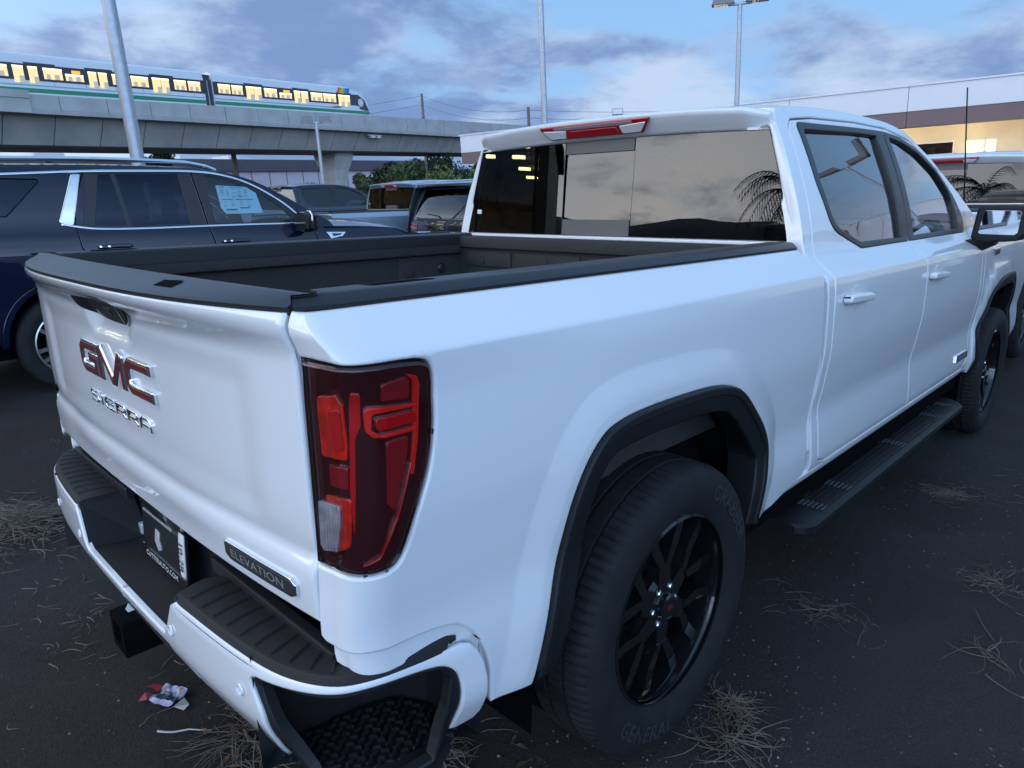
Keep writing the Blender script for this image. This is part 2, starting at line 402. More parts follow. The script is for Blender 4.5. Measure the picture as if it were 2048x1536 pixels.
    for (b, cnt) in nb:
        ids = [mp[b+i] for i in range(cnt) if (b+i) in mp]
        if len(ids) < 3: continue
        a = np.array(ids); top = P[a]; bot = P[a]-n[a]*depth; nn = t3[a]
        VV += [top, bot]; NL += [nn, nn]; c = len(ids)
        for i in range(c):
            j = (i+1) % c
            f = (base+i, base+c+i, base+c+j, base+j)
            FF.append(f if sgn > 0 else f[::-1])
        base += 2*c
    VV = np.concatenate(VV); NL = np.concatenate(NL)
    if mirror:
        VV = VV*[1, -1, 1]; NL = NL*[1, -1, 1]; FF = [f[::-1] for f in FF]
    return mesh_obj(name, VV, FF, mt, parent, normals=NL)
def both(name, fn, outline, mt, parent, **kw):
    return [panel(name, fn, outline, mt, parent, **kw), panel(name, fn, outline, mt, parent, mirror=True, **kw)]
def text2d(s, size=1., bold=0., align='CENTER', spacing=1., shear=0.):
    cu = bpy.data.curves.new('t', 'FONT'); cu.body = s; cu.size = size; cu.align_x = align; cu.align_y = 'CENTER'; cu.offset = bold; cu.space_character = spacing; cu.shear = shear
    cu.resolution_u = 3; cu.fill_mode = 'FRONT'
    o = bpy.data.objects.new('t', cu); scene.collection.objects.link(o)
    dg = bpy.context.evaluated_depsgraph_get(); me = bpy.data.meshes.new_from_object(o.evaluated_get(dg))
    V = np.array([v.co[:2] for v in me.vertices]) if len(me.vertices) else np.zeros((0, 2)); F = [tuple(p.vertices) for p in me.polygons]
    bpy.data.objects.remove(o); bpy.data.curves.remove(cu); bpy.data.meshes.remove(me); return V, F
def text_obj(name, s, size, place, mt, parent, sx=1., thick=0., **kw):
    """flat lettering; place(u, v) -> 3D point, place is vectorised over arrays"""
    V, F = text2d(s, size, **kw)
    P = np.asarray(place(V[:, 0]*sx, V[:, 1]))
    return mesh_obj(name, P, F, mt, parent)
# ------------------------------------------------------------------ body surfaces of the pickup
def tab(z,T):
    # smooth monotone-ish interpolation (PCHIP)
    zs=np.array([t[0] for t in T],float);ys=np.array([t[1] for t in T],float)
    o=np.argsort(zs);zs=zs[o];ys=ys[o]
    h=np.diff(zs);dl=np.diff(ys)/h
    m=np.zeros_like(ys)
    for i in range(1,len(ys)-1):
        if dl[i-1]*dl[i]>0:
            w1=2*h[i]+h[i-1];w2=h[i]+2*h[i-1]
            m[i]=(w1+w2)/(w1/dl[i-1]+w2/dl[i])
    m[0]=dl[0];m[-1]=dl[-1]
    z=np.clip(z,zs[0],zs[-1])
    i=np.clip(np.searchsorted(zs,z)-1,0,len(h)-1)
    t=(z-zs[i])/h[i]
    return (1+2*t)*(1-t)**2*ys[i]+t*(1-t)**2*h[i]*m[i]+t*t*(3-2*t)*ys[i+1]+t*t*(t-1)*h[i]*m[i+1]
def sst(a,b,x):
    t=np.clip((x-a)/(b-a),0,1);return t*t*(3-2*t)
SIDE=[(.30,.90),(.42,.948),(.50,.962),(.62,.970),(.74,.962),(.85,.972),(1.0,.985),(1.15,.980),(1.246,.9685),(1.250,.9672),(1.2545,.9635),(1.258,.9592),(1.332,.862),(1.36,.83)]
CAB =[(.30,.90),(.42,.935),(.50,.952),(.58,.972),(.68,.966),(.76,.958),(.85,.970),(1.0,.985),(1.15,.981),(1.228,.9720),(1.232,.9708),(1.2365,.9670),(1.240,.9625),(1.31,.885),(1.40,.863),(1.5,.834),(1.6,.797),(1.70,.754),(1.75,.730),(1.80,.712),(1.84,.685),(1.87,.62)]
REAR=[(.60,-.965),(.70,-.976),(.77,-.976),(.87,-.972),(1.20,-.971),(1.25,-.972),(1.275,-.979),(1.294,-.986),(1.307,-.987),(1.32,-.981),(1.344,-.969)]
# arch outline rear wheel, symmetric about x=0 roughly : (x,z)
ARCH=np.array([(-.535,.50),(-.508,.628),(-.470,.761),(-.445,.86),(-.41,.945),(-.36,1.0),(-.30,1.022),(-.2,1.03),(-.04,1.029),(.10,1.022),(.20,1.005),(.27,.975),(.36,.906),(.45,.825),(.50,.755),(.503,.686),(.483,.60),(.465,.505)])
def segdist(x,z,A):
    d=np.full(np.shape(x),9.)
    for a,b in zip(A[:-1],A[1:]):
        ab=b-a;L=ab@ab
        t=np.clip(((x-a[0])*ab[0]+(z-a[1])*ab[1])/L,0,1)
        d=np.minimum(d,np.hypot(x-a[0]-t*ab[0],z-a[1]-t*ab[1]))
    return d
ARCH_F=None
def flare(x,z,cx=0.):
    global ARCH_F
    if ARCH_F is None: ARCH_F=catmull(ARCH,5)
    x=np.asarray(x,float)-cx; z=np.asarray(z,float)
    x,z=np.broadcast_arrays(x,z)
    d=segdist(x,z,ARCH_F)
    r=np.hypot(x,z-.45)
    d=np.where((r<.47)|((np.abs(x)<.46)&(z<.75)),0,d)
    return .014*(.65*np.clip((.100-d)/.070,0,1)+.35*(1-sst(.03,.11,d)))
def taper(x): return .028*sst(0,1,(-.25-x)/.65)
def ys_bed(x,z): return tab(z,SIDE)-taper(x)*(1-sst(1.16,1.30,z))+flare(x,z)
RC=.075;S0=-.88;LA=.13;LR=.14
def bed(s,z):
    """right bed side, returns xyz. s: x on the side, wraps round the rear corner"""
    s=np.asarray(s,float);z=np.asarray(z,float)
    xr=tab(z,REAR)
    x_side=np.maximum(s,S0)
    y=ys_bed(x_side,z)
    # side
    xs=np.where(s>=S0,s,S0)
    # corner arc between (S0,-y) and rear start
    t=np.clip((S0-s)/LA,0,1)*np.pi/2
    ax=(S0-xr-.012)  # extent in x
    ry=.07-.052*sst(1.17,1.31,z); kk=1-.35*sst(1.17,1.31,z)
    cx=S0-ax*np.sin(t)**kk; cy=-(y-ry*(1-np.maximum(np.cos(t),0)**kk))
    q=np.clip((S0-LA-s)/LR,0,2)
    y0=-(y-ry)
    ry2=y0+(-.8400-y0)*q/.582
    xx=np.where(s>=S0,xs,np.where(s>=S0-LA,cx,xr+.012*(1-np.clip(q,0,1))**2))
    yy=np.where(s>=S0,-y,np.where(s>=S0-LA,cy,ry2))
    return np.stack([xx,yy,z+0*xx],-1)
def cab(x,z):
    x=np.asarray(x,float);z=np.asarray(z,float)
    y=tab(z,CAB)+flare(x,z,3.745)
    up=sst(1.25,1.8,z)
    y=y-.05*up*sst(1.9,3.4,x)**1.5
    y=y-.03*sst(3.3,4.7,x)
    return np.stack([x+0*z,-y,z+0*x],-1)
def catmull(P,n=40,closed=False):
    P=np.asarray(P,float);out=[]
    N=len(P)
    for i in range(N if closed else N-1):
        p0=P[(i-1)%N] if closed or i>0 else 2*P[0]-P[1]
        p1=P[i];p2=P[(i+1)%N]
        p3=P[(i+2)%N] if closed or i+2<N else 2*P[-1]-P[-2]
        for k in range(n):
            t=k/n
            out.append(.5*((2*p1)+(-p0+p2)*t+(2*p0-5*p1+4*p2-p3)*t*t+(-p0+3*p1-3*p2+p3)*t**3))
    if not closed: out.append(P[-1])
    return np.array(out)
_bp=catmull([(-1.076,0.),(-1.074,.25),(-1.068,.45),(-1.053,.65),(-1.03,.78),(-.985,.868),(-.92,.908),(-.82,.932),(-.70,.952),(-.6,.965)],24)
_bl=np.concatenate([[0],np.cumsum(np.hypot(*np.diff(_bp,axis=0).T))])
_bt=np.gradient(_bp,axis=0);_bt/=np.hypot(_bt[:,0],_bt[:,1])[:,None]
BUMPZ=[(.40,-.06),(.45,-.032),(.53,-.002),(.56,0),(.64,-.001),(.66,-.008),(.68,-.02)]
def bump(t,z):
    """right half of the rear bumper: t = arc length from the centre line, z up"""
    t=np.asarray(t,float);z=np.asarray(z,float)+0*t
    x=np.interp(np.abs(t),_bl,_bp[:,0]);y=np.interp(np.abs(t),_bl,_bp[:,1])
    tx=np.interp(np.abs(t),_bl,_bt[:,0]);ty=np.interp(np.abs(t),_bl,_bt[:,1])
    o=tab(z,BUMPZ)
    # outward normal (in x,+y plan): (-ty, tx)
    x=x-ty*o;y=y+tx*o
    return np.stack([x,-np.sign(t+1e-12)*y,z],-1)
def gate(y,z):
    y=np.asarray(y,float);z=np.asarray(z,float)
    xr=tab(z,[(.70,-.966),(.765,-.972),(.855,-.976),(.875,-.970),(.893,-.962),(.93,-.968),(1.0,-.971),(1.20,-.971),(1.25,-.972),(1.275,-.979),(1.294,-.986),(1.307,-.987),(1.32,-.981),(1.344,-.969)])
    b=tab(z,[(.70,.026),(.86,.030),(.9,.034),(1.15,.04),(1.25,.042),(1.275,.052),(1.29,.066),(1.305,.082),(1.33,.100),(1.35,.100)])
    w=1-np.clip(np.abs(y)/.84,0,1.05)**3
    return np.stack([xr-b*w,y+0*z,z+0*y],-1)
# ------------------------------------------------------------------ the white pickup
CLAD_OUT = ARCH
def arch_in(cx=0.):
    A = np.array(ARCH, float); c = np.array([0., .52]); out = []
    t = np.gradient(A, axis=0); t /= np.hypot(t[:, 0], t[:, 1])[:, None]
    n = np.stack([t[:, 1], -t[:, 0]], 1)
    B = A+n*.066; B[:, 0] += cx; return B
def up_fn(fn, k): return lambda u, v: fn(u, v)
def cutter(fn, dx): return lambda x, z: fn(x, z)
def pickup_wheel(root, x, side, text=True):
    w = empty('wheel', (x, side*.985, .41), parent=root)
    s = side
    n = 384; prof = []
    # tyre section: (radius, y) y measured inward from the outer bulge
    sec = [(.268, -.012), (.285, .0), (.315, .012), (.350, .014), (.376, .008), (.392, -.002), (.401, -.014), (.4065, -.030),
           (.4085, -.060), (.398, -.0615), (.398, -.068), (.409, -.0695), (.4105, -.112), (.399, -.1135), (.399, -.122), (.4105, -.1235), (.4105, -.166), (.399, -.1675), (.399, -.176), (.4095, -.1775),
           (.4085, -.205), (.402, -.230), (.385, -.255), (.35, -.268), (.30, -.262), (.268, -.25)]
    mb = MB(); V = []; F = []; m_ = len(sec)
    for k in range(n):
        a = 2*math.pi*k/n; kk = k % 4
        for j, (r, y) in enumerate(sec):
            d = 0.
            if 6 <= j <= 9 or 20 <= j <= 21: d = -.0055 if kk == 0 else 0.
            if 12 <= j <= 13 or 16 <= j <= 17: d = -.004 if kk == 2 else 0.
            a2 = a+(.012 if j in (11, 16) else 0)
            V.append(((r+d)*math.cos(a2), s*(y+.006), (r+d)*math.sin(a2)))
    for k in range(n):
        for j in range(m_-1):
            q = (k*m_+j, ((k+1) % n)*m_+j, ((k+1) % n)*m_+j+1, k*m_+j+1); F.append(q)
    ty = MB().add(V, F).build('tyre', M['rubber'], w, smooth=True, angle=28)
    if text and side < 0:
        for word, a0 in (('GENERAL', -118), ('GRABBER', 42)):
            Vt, Ft = text2d(word, .062, bold=.0012, spacing=1.12)
            r0 = .337
            def wrap(u, v, a0=a0):
                up = a0 > 0
                a = rad(a0)-u/r0 if up else rad(a0)+u/r0
                r = r0+(v if up else -v)
                return np.stack([r*np.cos(a), s*(.0215-.9*(np.abs(r-.34)/.05)**2*.006)+0*r, r*np.sin(a)], -1)
            mesh_obj('tyre_lettering', wrap(Vt[:, 0], Vt[:, 1]), Ft, M['rubber_text'], w)
    # barrel and lip
    mb = MB(); mb.lathe([(.262, .0), (.270, -.004), (.2705, -.016), (.262, -.018), (.252, -.010), (.246, -.03), (.243, -.12), (.246, -.20)], 72, 'y')
    # Y spokes: six pairs
    for k in range(6):
        a0 = rad(90+60*k)
        def P(r, t, y, a0=a0): return (r*math.cos(a0)-t*math.sin(a0), y, r*math.sin(a0)+t*math.cos(a0))
        hub = [(.05, -.030), (.125, -.024), (.125, .024), (.05, .030)]
        y0, y1 = -.030, -.075
        mb.prism(hub, lambda r, t: P(r, t, -.034-.05*r), lambda r, t: P(r, t, y1), caps=True)
        for sg in (-1, 1):
            arm = [(.118, sg*.026), (.125, sg*.002), (.185, sg*.034), (.250, sg*.058), (.246, sg*.088), (.172, sg*.064)]
            if sg < 0: arm = arm[::-1]
            mb.prism(arm, lambda r, t: P(r, t, -.036-.03*(r-.11)+.10*max(0, r-.2)), lambda r, t: P(r, t, -.085))
        inset = [(.135, -.010), (.158, -.014), (.158, .014), (.135, .010)]
    mb.lathe([(.0, -.018), (.030, -.018), (.036, -.022), (.038, -.034), (.072, -.040), (.082, -.055), (.084, -.09)], 36, 'y')
    if s > 0: mb = mb.mirror_y()
    # in the right wheel the outside is -y
    V2 = [(x_, -y_ if s < 0 else -y_, z_) for x_, y_, z_ in mb.V]
    mb.V = [(x_, (y_ if s > 0 else -y_)*1.0, z_) for x_, y_, z_ in [(a, abs(b) if False else b, c) for a, b, c in mb.V]]
    mb.build('rim', M['gloss_black'], w, smooth=True, angle=24)
    dk = MB(); yy = .11
    dk.lathe([(.0, .10), (.17, .10), (.175, .105), (.175, .125), (.0, .125)], 40, 'y')
    dk.V = [(a, -s*b, c) for a, b, c in dk.V]; dk.build('brake_disc', M['disc'], w, smooth=True)
    for k in range(6):
        a = rad(60+60*k); ln = MB(); ln.lathe([(.0, -.030), (.007, -.031), (.010, -.036), (.010, -.05)], 8, 'y', (.055*math.cos(a), 0, .055*math.sin(a)))
        ln.V = [(p, s*q, r) for p, q, r in ln.V]; ln.build('lug_nut', M['chrome'], w, smooth=True)
    cp = MB().box((-.012, s*-.0175, -.005), (.012, s*-.0160, .005)); cp.build('hub_emblem', M['red_emblem'], w)
    return w

def build_pickup():
    root = empty('pickup_truck'); W = M['white']
    # ---- bed sides
    lamp = [(-1.0915, 1.253), (-1.056, 1.253), (-.951, 1.250), (-.871, 1.2475), (-.812, 1.242), (-.792, 1.230), (-.784, 1.205), (-.783, 1.170), (-.785, 1.130), (-.792, 1.085), (-.804, 1.040), (-.820, 1.000), (-.838, .955), (-.854, .913),
            (-.868, .889), (-.886, .878), (-.920, .8745), (-.954, .8755), (-.985, .878), (-1.0915, .884)]
    lp = catmull(lamp[1:-1], 4); lamp_s = np.vstack([[lamp[0]], lp, [lamp[-1]]])
    arch = catmull(ARCH, 4)
    o = [(-1.0915, 1.331)]+[tuple(p) for p in lamp_s]+[(-1.0915, .742)]+[tuple(p) for p in catmull([(-1.06, .733), (-.968, .722), (-.912, .720), (-.83, .715), (-.775, .708), (-.735, .695), (-.70, .665), (-.676, .62), (-.660, .56), (-.656, .50)], 4)]+[(-.652, .470), (-.545, .462)]
    o += [tuple(p) for p in arch]+[(.47, .495), (.62, .50), (.74, .525), (.855, .545)]
    gap = [(.862, .60), (.865, 1.0), (.866, 1.22), (.872, 1.28), (.886, 1.331)]
    o += gap
    AF = catmull(ARCH, 8); ta = np.gradient(AF, axis=0); ta /= np.hypot(ta[:, 0], ta[:, 1])[:, None]; na = np.stack([-ta[:, 1], ta[:, 0]], 1)
    xp = np.vstack([AF+na*d_ for d_ in (.018, .024, .030, .036, .090, .096, .100, .105, .112)]); xp = xp[(xp[:, 1] < 1.225) & (xp[:, 1] > .52)]
    both('bed_side', bed, o, W, root, res=.022, res_edge=.015, edge=.007, depth=.022, vlines=(1.232, 1.240, 1.245, 1.2485, 1.2515, 1.2545, 1.2575, 1.262, 1.270), xpts=xp)
    # painted return below the corner of the bed, above the bumper pad
    lowc = catmull([(-1.06, .733), (-.968, .722), (-.912, .720), (-.83, .715), (-.775, .708), (-.735, .695), (-.70, .665), (-.676, .62), (-.660, .56), (-.655, .48)], 4)
    tt = np.gradient(lowc, axis=0); tt /= np.hypot(tt[:, 0], tt[:, 1])[:, None]; nn_ = np.stack([tt[:, 1], -tt[:, 0]], 1)
    both('bed_return', bed, np.vstack([lowc-nn_*.02, (lowc+nn_*.055)[::-1]]), W, root, res=.03, res_edge=.02, edge=.004, depth=.02, off=-.021)
    R_ = lambda L: fillet(L, .006, 3)
    def inset_fn(k): return lambda s, z: bed(s, z)
    lens_o = insets(resample(lamp_s if area2(lamp_s) > 0 else lamp_s[::-1], .012), .0035)
    pieces = [('brake_lamp', 'lens_ribbed', [(-1.040, 1.190), (-.982, 1.197), (-.962, 1.180), (-.960, 1.120), (-.964, 1.088), (-1.040, 1.088)], -.006),
              ('brake_reflector', 'lens_red', [(-1.000, 1.170), (-.968, 1.176), (-.966, 1.105), (-.990, 1.100)], -.0035),
              ('side_reflector', 'lens_deep', [(-1.015, 1.076), (-.964, 1.077), (-.966, 1.038), (-1.017, 1.038)], -.006),
              ('turn_lamp', 'lens_ribbed', [(-1.045, 1.018), (-.963, 1.020), (-.969, .932), (-.995, .920), (-1.03, .925)], -.008),
              ('reverse_lamp', 'lens_rev', [(-1.067, 1.006), (-.988, 1.008), (-.990, .970), (-1.001, .918), (-1.055, .914), (-1.070, .924)], -.002),
              ('light_guide', 'lens_bright', [(-.836, 1.218), (-.816, 1.212), (-.809, 1.195), (-.812, 1.165), (-.818, 1.111), (-.833, 1.042), (-.842, 1.044), (-.828, 1.119), (-.825, 1.165), (-.824, 1.205), (-.834, 1.212)], -.006),
              ('light_guide', 'lens_bright', [(-.924, 1.170), (-.914, 1.175), (-.815, 1.166), (-.817, 1.160), (-.908, 1.163), (-.912, 1.137), (-.895, 1.127), (-.818, 1.127), (-.819, 1.119), (-.885, 1.119), (-.910, 1.124), (-.924, 1.137)], -.004),
              ('light_bar', 'lens_red', [(-.903, 1.156), (-.820, 1.155), (-.821, 1.133), (-.893, 1.133), (-.903, 1.139)], -.004),
              ('upper_reflector', 'lens_deep', [(-.886, 1.208), (-.838, 1.213), (-.830, 1.207), (-.831, 1.175), (-.887, 1.180)], -.008),
              ('lower_reflector', 'lens_deep', [(-.883, 1.112), (-.836, 1.113), (-.845, 1.070), (-.875, .985), (-.891, 1.004)], -.008),
              ('edge_guide', 'lens_red', [(-.834, 1.067), (-.869, .970), (-.907, .903), (-.942, .893), (-.942, .896), (-.909, .9075), (-.874, .974), (-.839, 1.067)], -.005),
              ('ridge_reflector', 'lens_red', [(-.949, 1.200), (-.927, 1.197), (-.930, 1.145), (-.944, 1.123), (-.955, 1.007), (-.962, .935), (-.966, 1.037), (-.956, 1.13)], -.009)]
    for mir in (False, True):
        h = panel('taillight', bed, lens_o, M['lens_dark'], root, res=.03, edge=.004, depth=.03, off=-.012, mirror=mir)
        for nm, mt_, pl, of in pieces:
            panel(nm, bed, R_(pl), M[mt_], h, res=.02, edge=.0025, depth=.006, off=of, mirror=mir)
        panel('lens', bed, lens_o, M['lens_clear'], h, res=.03, edge=.010, depth=.012, off=.0015, mirror=mir)
    # ---- arch cladding, wells
    for cx, fn in ((0., bed), (3.745, cab)):
        A = np.array(ARCH); A = A if cx == 0 else np.array([(-x_*1.02, z_) for x_, z_ in A[::-1]])*1.0
        B = catmull(A, 4)
        t = np.gradient(B, axis=0); t /= np.hypot(t[:, 0], t[:, 1])[:, None]; nrm = np.stack([t[:, 1], -t[:, 0]], 1)
        I = B+nrm*.070; O = B+nrm*.003
        O[0] = (B[0][0], B[0][1]-.03); 
        ring = np.vstack([O, I[::-1]]); ring[:, 0] += cx
        both('arch_cladding', fn, ring, M['black_plastic'], root, res=.04, res_edge=.02, edge=.008, depth=.09, off=.009)
        L1 = B-nrm*.001; L2 = B+nrm*.024; rl = np.vstack([L1, L2[::-1]]); rl[:, 0] += cx
        both('cladding_lip', fn, rl, M['black_plastic'], root, res=.04, res_edge=.02, edge=.006, depth=.012, off=.0145)
        mid = B+nrm*.022; I2 = B+nrm*.0255; r2 = np.vstack([mid, I2[::-1]]); r2[:, 0] += cx
        for s in (-1, 1):
            well = MB(); prof = [(-.52, .30), (-.50, .75), (-.40, .93), (-.2, 1.0), (.1, 1.0), (.30, .95), (.44, .80), (.50, .60), (.50, .30)]
            well.loft([[(cx+x_, s*.93, z_) for x_, z_ in prof], [(cx+x_, s*.45, z_) for x_, z_ in prof]], closed=False, caps=False)
            well.add([(cx-.55, s*.45, .25), (cx+.55, s*.45, .25), (cx+.55, s*.45, 1.03), (cx-.55, s*.45, 1.03)], [(0, 1, 2, 3)])
            well.build('wheel_well', M['well'], root)
    for s in (-1, 1):
        MB().box((-.565, s*.70, .46), (-.545, s*.93, .56), bev=.004).build('mud_flap', M['well'], root)
        MB().box((.50, s*.74, .30), (.525, s*.93, .56), bev=.006).build('mud_flap', M['well'], root)
        MB().box((-.945, s*.795, .77), (-.92, s*.850, 1.24)).build('gate_gap_backing', M['well'], root)  # added dark backing so the tailgate gaps look shaded
        MB().box((.80, s*.70, .55), (.905, s*.90, 1.10)).build('cab_gap_backing', M['well'], root)  # added dark plate that makes the bed-to-cab gap look shaded
    for x in (0., 3.745):
        for s in (-1, 1): pickup_wheel(root, x, s)
    MB().tube([(0, -.8, .40), (0, .8, .40)], .06, 10).box((-.2, -.25, .30), (.2, .15, .5)).build('rear_axle', M['well'], root)
    MB().box((-.95, .38, .44), (4.5, .52, .60)).box((-.95, -.52, .44), (4.5, -.38, .60)).build('chassis', M['well'], root)
    # ---- rail caps and bed
    for s in (-1, 1):
        st = [(-.971, .836, .835), (-.955, .844, .835), (-.925, .851, .835), (-.908, .854, .812), (-.898, .856, .764), (-.70, .860, .762), (0, .862, .762), (.878, .862, .762)]
        rings = []
        for x_, y_, yi in st:
            rings.append([(x_, s*max(yi, v_), z_) for v_, z_ in ((y_+.002, 1.327), (y_+.003, 1.334), (y_-.012, 1.349), (y_-.020, 1.352), (y_-.055, 1.353), (y_-.06, 1.351), (yi+.006, 1.351), (yi, 1.346), (yi-.0, 1.30))])
        r_ = MB().loft(rings, caps=True); rc = r_.build('rail_cap', M['trim'], root, smooth=True, angle=25)
        MB().add([(-.82, s*.790, 1.3535), (-.69, s*.790, 1.3535), (-.66, s*.808, 1.3535), (-.66, s*.818, 1.3535), (-.80, s*.818, 1.3535)], [(0, 1, 2, 3, 4)]).build('stake_pocket_shade', M['well'], rc)  # flat dark patch standing in for the shade inside the pocket hole
        ins = MB(); ins.box((-.965, s*.765, 1.258), (.84, s*.845, 1.326), bev=.006)
        ins.build('bed_flange', M['liner'], root, smooth=True)
        wl = MB(); wl.box((-.96, s*.80, .80), (.84, s*.84, 1.258))
        # pressed trapezoid ribs
        for x0 in (-.85, -.38, .12):
            pth = [(x0, s*.80, 1.05), (x0+.05, s*.80, 1.06), (x0+.09, s*.80, 1.13), (x0+.25, s*.80, 1.135), (x0+.30, s*.80, 1.075), (x0+.42, s*.80, 1.07)]
            wl.tube(pth, .012, 8)
        wl.box((.44, s*.795, .82), (.60, s*.802, 1.255), bev=.003); wl.box((.47, s*.79, 1.16), (.53, s*.80, 1.19), bev=.003)
        wl.build('bed_wall', M['liner'], root, smooth=True)
        tg = MB(); tg.lathe([(.0, -.012), (.016, -.012), (.024, -.006), (.026, 0)], 20, 'y', (.70, s*.80, 1.19))
        if s < 0: tg.V = [(a, -abs(b)+0 if True else b, c) for a, b, c in tg.V]
        tg.build('tie_down', M['trim'], root, smooth=True)
        MB().lathe([(.0, -.0), (.45, 0), (.45, .22), (.0, .22)], 28, 'y', (0, s*.60 if s > 0 else -.82, .48)).build('bed_wheel_arch', M['well'], root, smooth=True)
    fl = MB().box((-.95, -.80, .78), (.85, .80, .82))
    for k in range(9): fl.box((-.93, -.62+.155*k-.03, .82), (.80, -.62+.155*k+.03, .832), bev=.004)
    fl.build('bed_floor', M['liner'], root)
    bh = MB(); bh.box((.815, -.80, .80), (.86, .80, 1.318)); bh.box((.79, -.80, 1.285), (.868, .80, 1.338), bev=.008)
    for y0, y1 in ((-.74, -.43), (-.40, -.02), (.02, .40), (.43, .74)):
        bh.box((.806, y0, 1.20), (.816, y1, 1.27), bev=.004); bh.box((.806, y0, .90), (.816, y1, 1.15), bev=.004)
    for y_ in (-.66, -.22, .22, .62):
        bh.lathe([(.0, .800), (.018, .800), (.022, .806)], 14, 'x', (0, y_, 1.235))
    bh.build('bulkhead', M['liner'], root, smooth=True)
    # ---- tailgate
    gb = [(-.836, .767), (-.836, .86), (-.836, 1.0), (-.834, 1.20), (-.832, 1.328)]
    go = [(y_, z_) for y_, z_ in gb]+[(.832, 1.328), (.834, 1.2), (.836, 1.0), (.836, .767)]
    def gate2(y, z):
        p = gate(y, z)
        # dished field in the middle of the gate and the hand scoop below the lip
        d = sst(.72, .62, np.abs(y))*sst(1.235, 1.18, z)*sst(.90, .955, z)
        p[..., 0] += .007*d
        sc = sst(.17, .10, np.abs(y+.0))*sst(1.185, 1.215, z)*sst(1.30, 1.275, z)
        p[..., 0] += .020*sc
        led = sst(.60, .35, np.abs(y+.02))*sst(.92, .905, z)*sst(.80, .86, z)
        p[..., 0] -= .006*led
        return p
    tgate = panel('tailgate', gate2, go, W, root, res=.022, res_edge=.014, edge=.007, depth=.035, sgn=-1)
    MB().box((-.958, -.825, .79), (-.915, .825, 1.330), bev=.006).build('inner_panel', M['liner'], tgate)
    # cap on top of the gate
    rings = []
    XI = lambda a: -.920-.026*(1-(a/.84)**2)
    XK = lambda a: XI(a)-.026-.014*(1-(a/.84)**2)
    for y_ in np.linspace(-.832, .832, 41):
        lx = float(gate(y_, 1.328)[0]); a = abs(y_); xi = XI(a); kx = XK(a)
        rings.append([(xi, y_, 1.30), (xi, y_, 1.346), (xi-.006, y_, 1.351), (kx, y_, 1.353), (kx-.004, y_, 1.3525), (min(lx+.010, kx-.006), y_, 1.339), (lx+.002, y_, 1.334), (lx+.004, y_, 1.322)])
    cap = MB().loft(rings, caps=True).build('gate_cap', M['trim'], tgate, smooth=True, angle=22)
    nt_ = [(-1.0, -.385), (-.988, -.455), (-1.024, -.480), (-1.030, -.405)]
    def capz(x_, y_):
        lx = float(gate(y_, 1.328)[0]); kx = XK(abs(y_))
        return 1.3535-(.0165)*max(0, (kx-.004-x_)/(kx-.004-lx-.006))+.0012
    MB().add([(x_, y_, capz(x_, y_)) for x_, y_ in nt_], [(3, 2, 1, 0)]).build('cap_notch', M['well'], cap, fix=False)  # flat dark patch in place of the notch opening
    # handle bezel
    hd = catmull([(.180, 1.282), (.172, 1.256), (.13, 1.238), (.06, 1.226), (-.04, 1.222), (-.12, 1.226), (-.175, 1.238), (-.205, 1.258), (-.215, 1.282)], 4)
    hfn = lambda y, z: np.stack([gate2(y, 1.232+0*z)[..., 0]-.002-(z-1.232)*.42, y+0*z, z+0*y], -1)
    hb = panel('tailgate_handle', hfn, hd, M['gloss_black'], tgate, res=.02, edge=.004, depth=.02, off=.003, sgn=-1)
    panel('camera_lens', hfn, fillet([(.02, 1.262), (-.03, 1.262), (-.03, 1.242), (.02, 1.242)], .004), M['trim'], hb, res=.02, edge=.003, depth=.01, off=.005, sgn=-1)
    # emblem letters: red faces in chrome frames
    def G3(y, z): return gate2(y, z)
    H0, H1 = 1.066, 1.157
    def letter(poly, nm):
        P = np.array(poly, float)
        panel(nm, G3, P, M['chrome'], tgate, res=.02, edge=.006, depth=.02, off=.013, sgn=-1)
    def letter_in(poly, par):
        panel('letter_face', G3, np.array(poly, float), M['red_emblem'], par, res=.02, edge=.0012, depth=.002, off=.0145, sgn=-1)
    def strokes(path, w, closed=False):
        """outline of a mitred stroke with square ends"""
        P = [np.array(p, float) for p in path]; Lf = []; Rt = []
        for i, p in enumerate(P):
            d0 = P[i]-P[i-1] if i > 0 else P[1]-P[0]; d1 = P[i+1]-P[i] if i < len(P)-1 else P[i]-P[i-1]
            d0 = d0/np.linalg.norm(d0); d1 = d1/np.linalg.norm(d1); n0 = np.array([-d0[1], d0[0]]); n1 = np.array([-d1[1], d1[0]])
            mm = n0+n1; mm /= np.linalg.norm(mm); k = w/2/max(.35, mm@n0)
            Lf.append(p+mm*k); Rt.append(p-mm*k)
        return np.array(Lf+Rt[::-1])
    def emblem(path, w, nm='emblem_letter'):
        o_ = panel(nm, G3, strokes(path, w), M['chrome'], tgate, res=.02, res_edge=.006, edge=.0055, depth=.02, off=.012, sgn=-1)
        P = [np.array(p, float) for p in path]
        a = P[0]-P[1]; P[0] = P[0]-a/np.linalg.norm(a)*.0065; b = P[-1]-P[-2]; P[-1] = P[-1]-b/np.linalg.norm(b)*.0065
        panel('letter_face', G3, strokes(P, w-.0135), M['red_emblem'], o_, res=.02, res_edge=.006, edge=.001, depth=.002, off=.0128, sgn=-1)
    w = .027; zt, zb = H1-w/2, H0+w/2
    emblem([(.124, zt), (.238, zt), (.256, zt-.012), (.256, zb+.012), (.240, zb), (.138, zb), (.138, 1.112), (.196, 1.112)], w)
    emblem([(.100, H0), (.100, H1-.014), (.084, H1-.010), (.016, H0+.012), (.004, H0+.012), (-.052, H1-.010), (-.066, H1-.014), (-.066, H0)], .026)
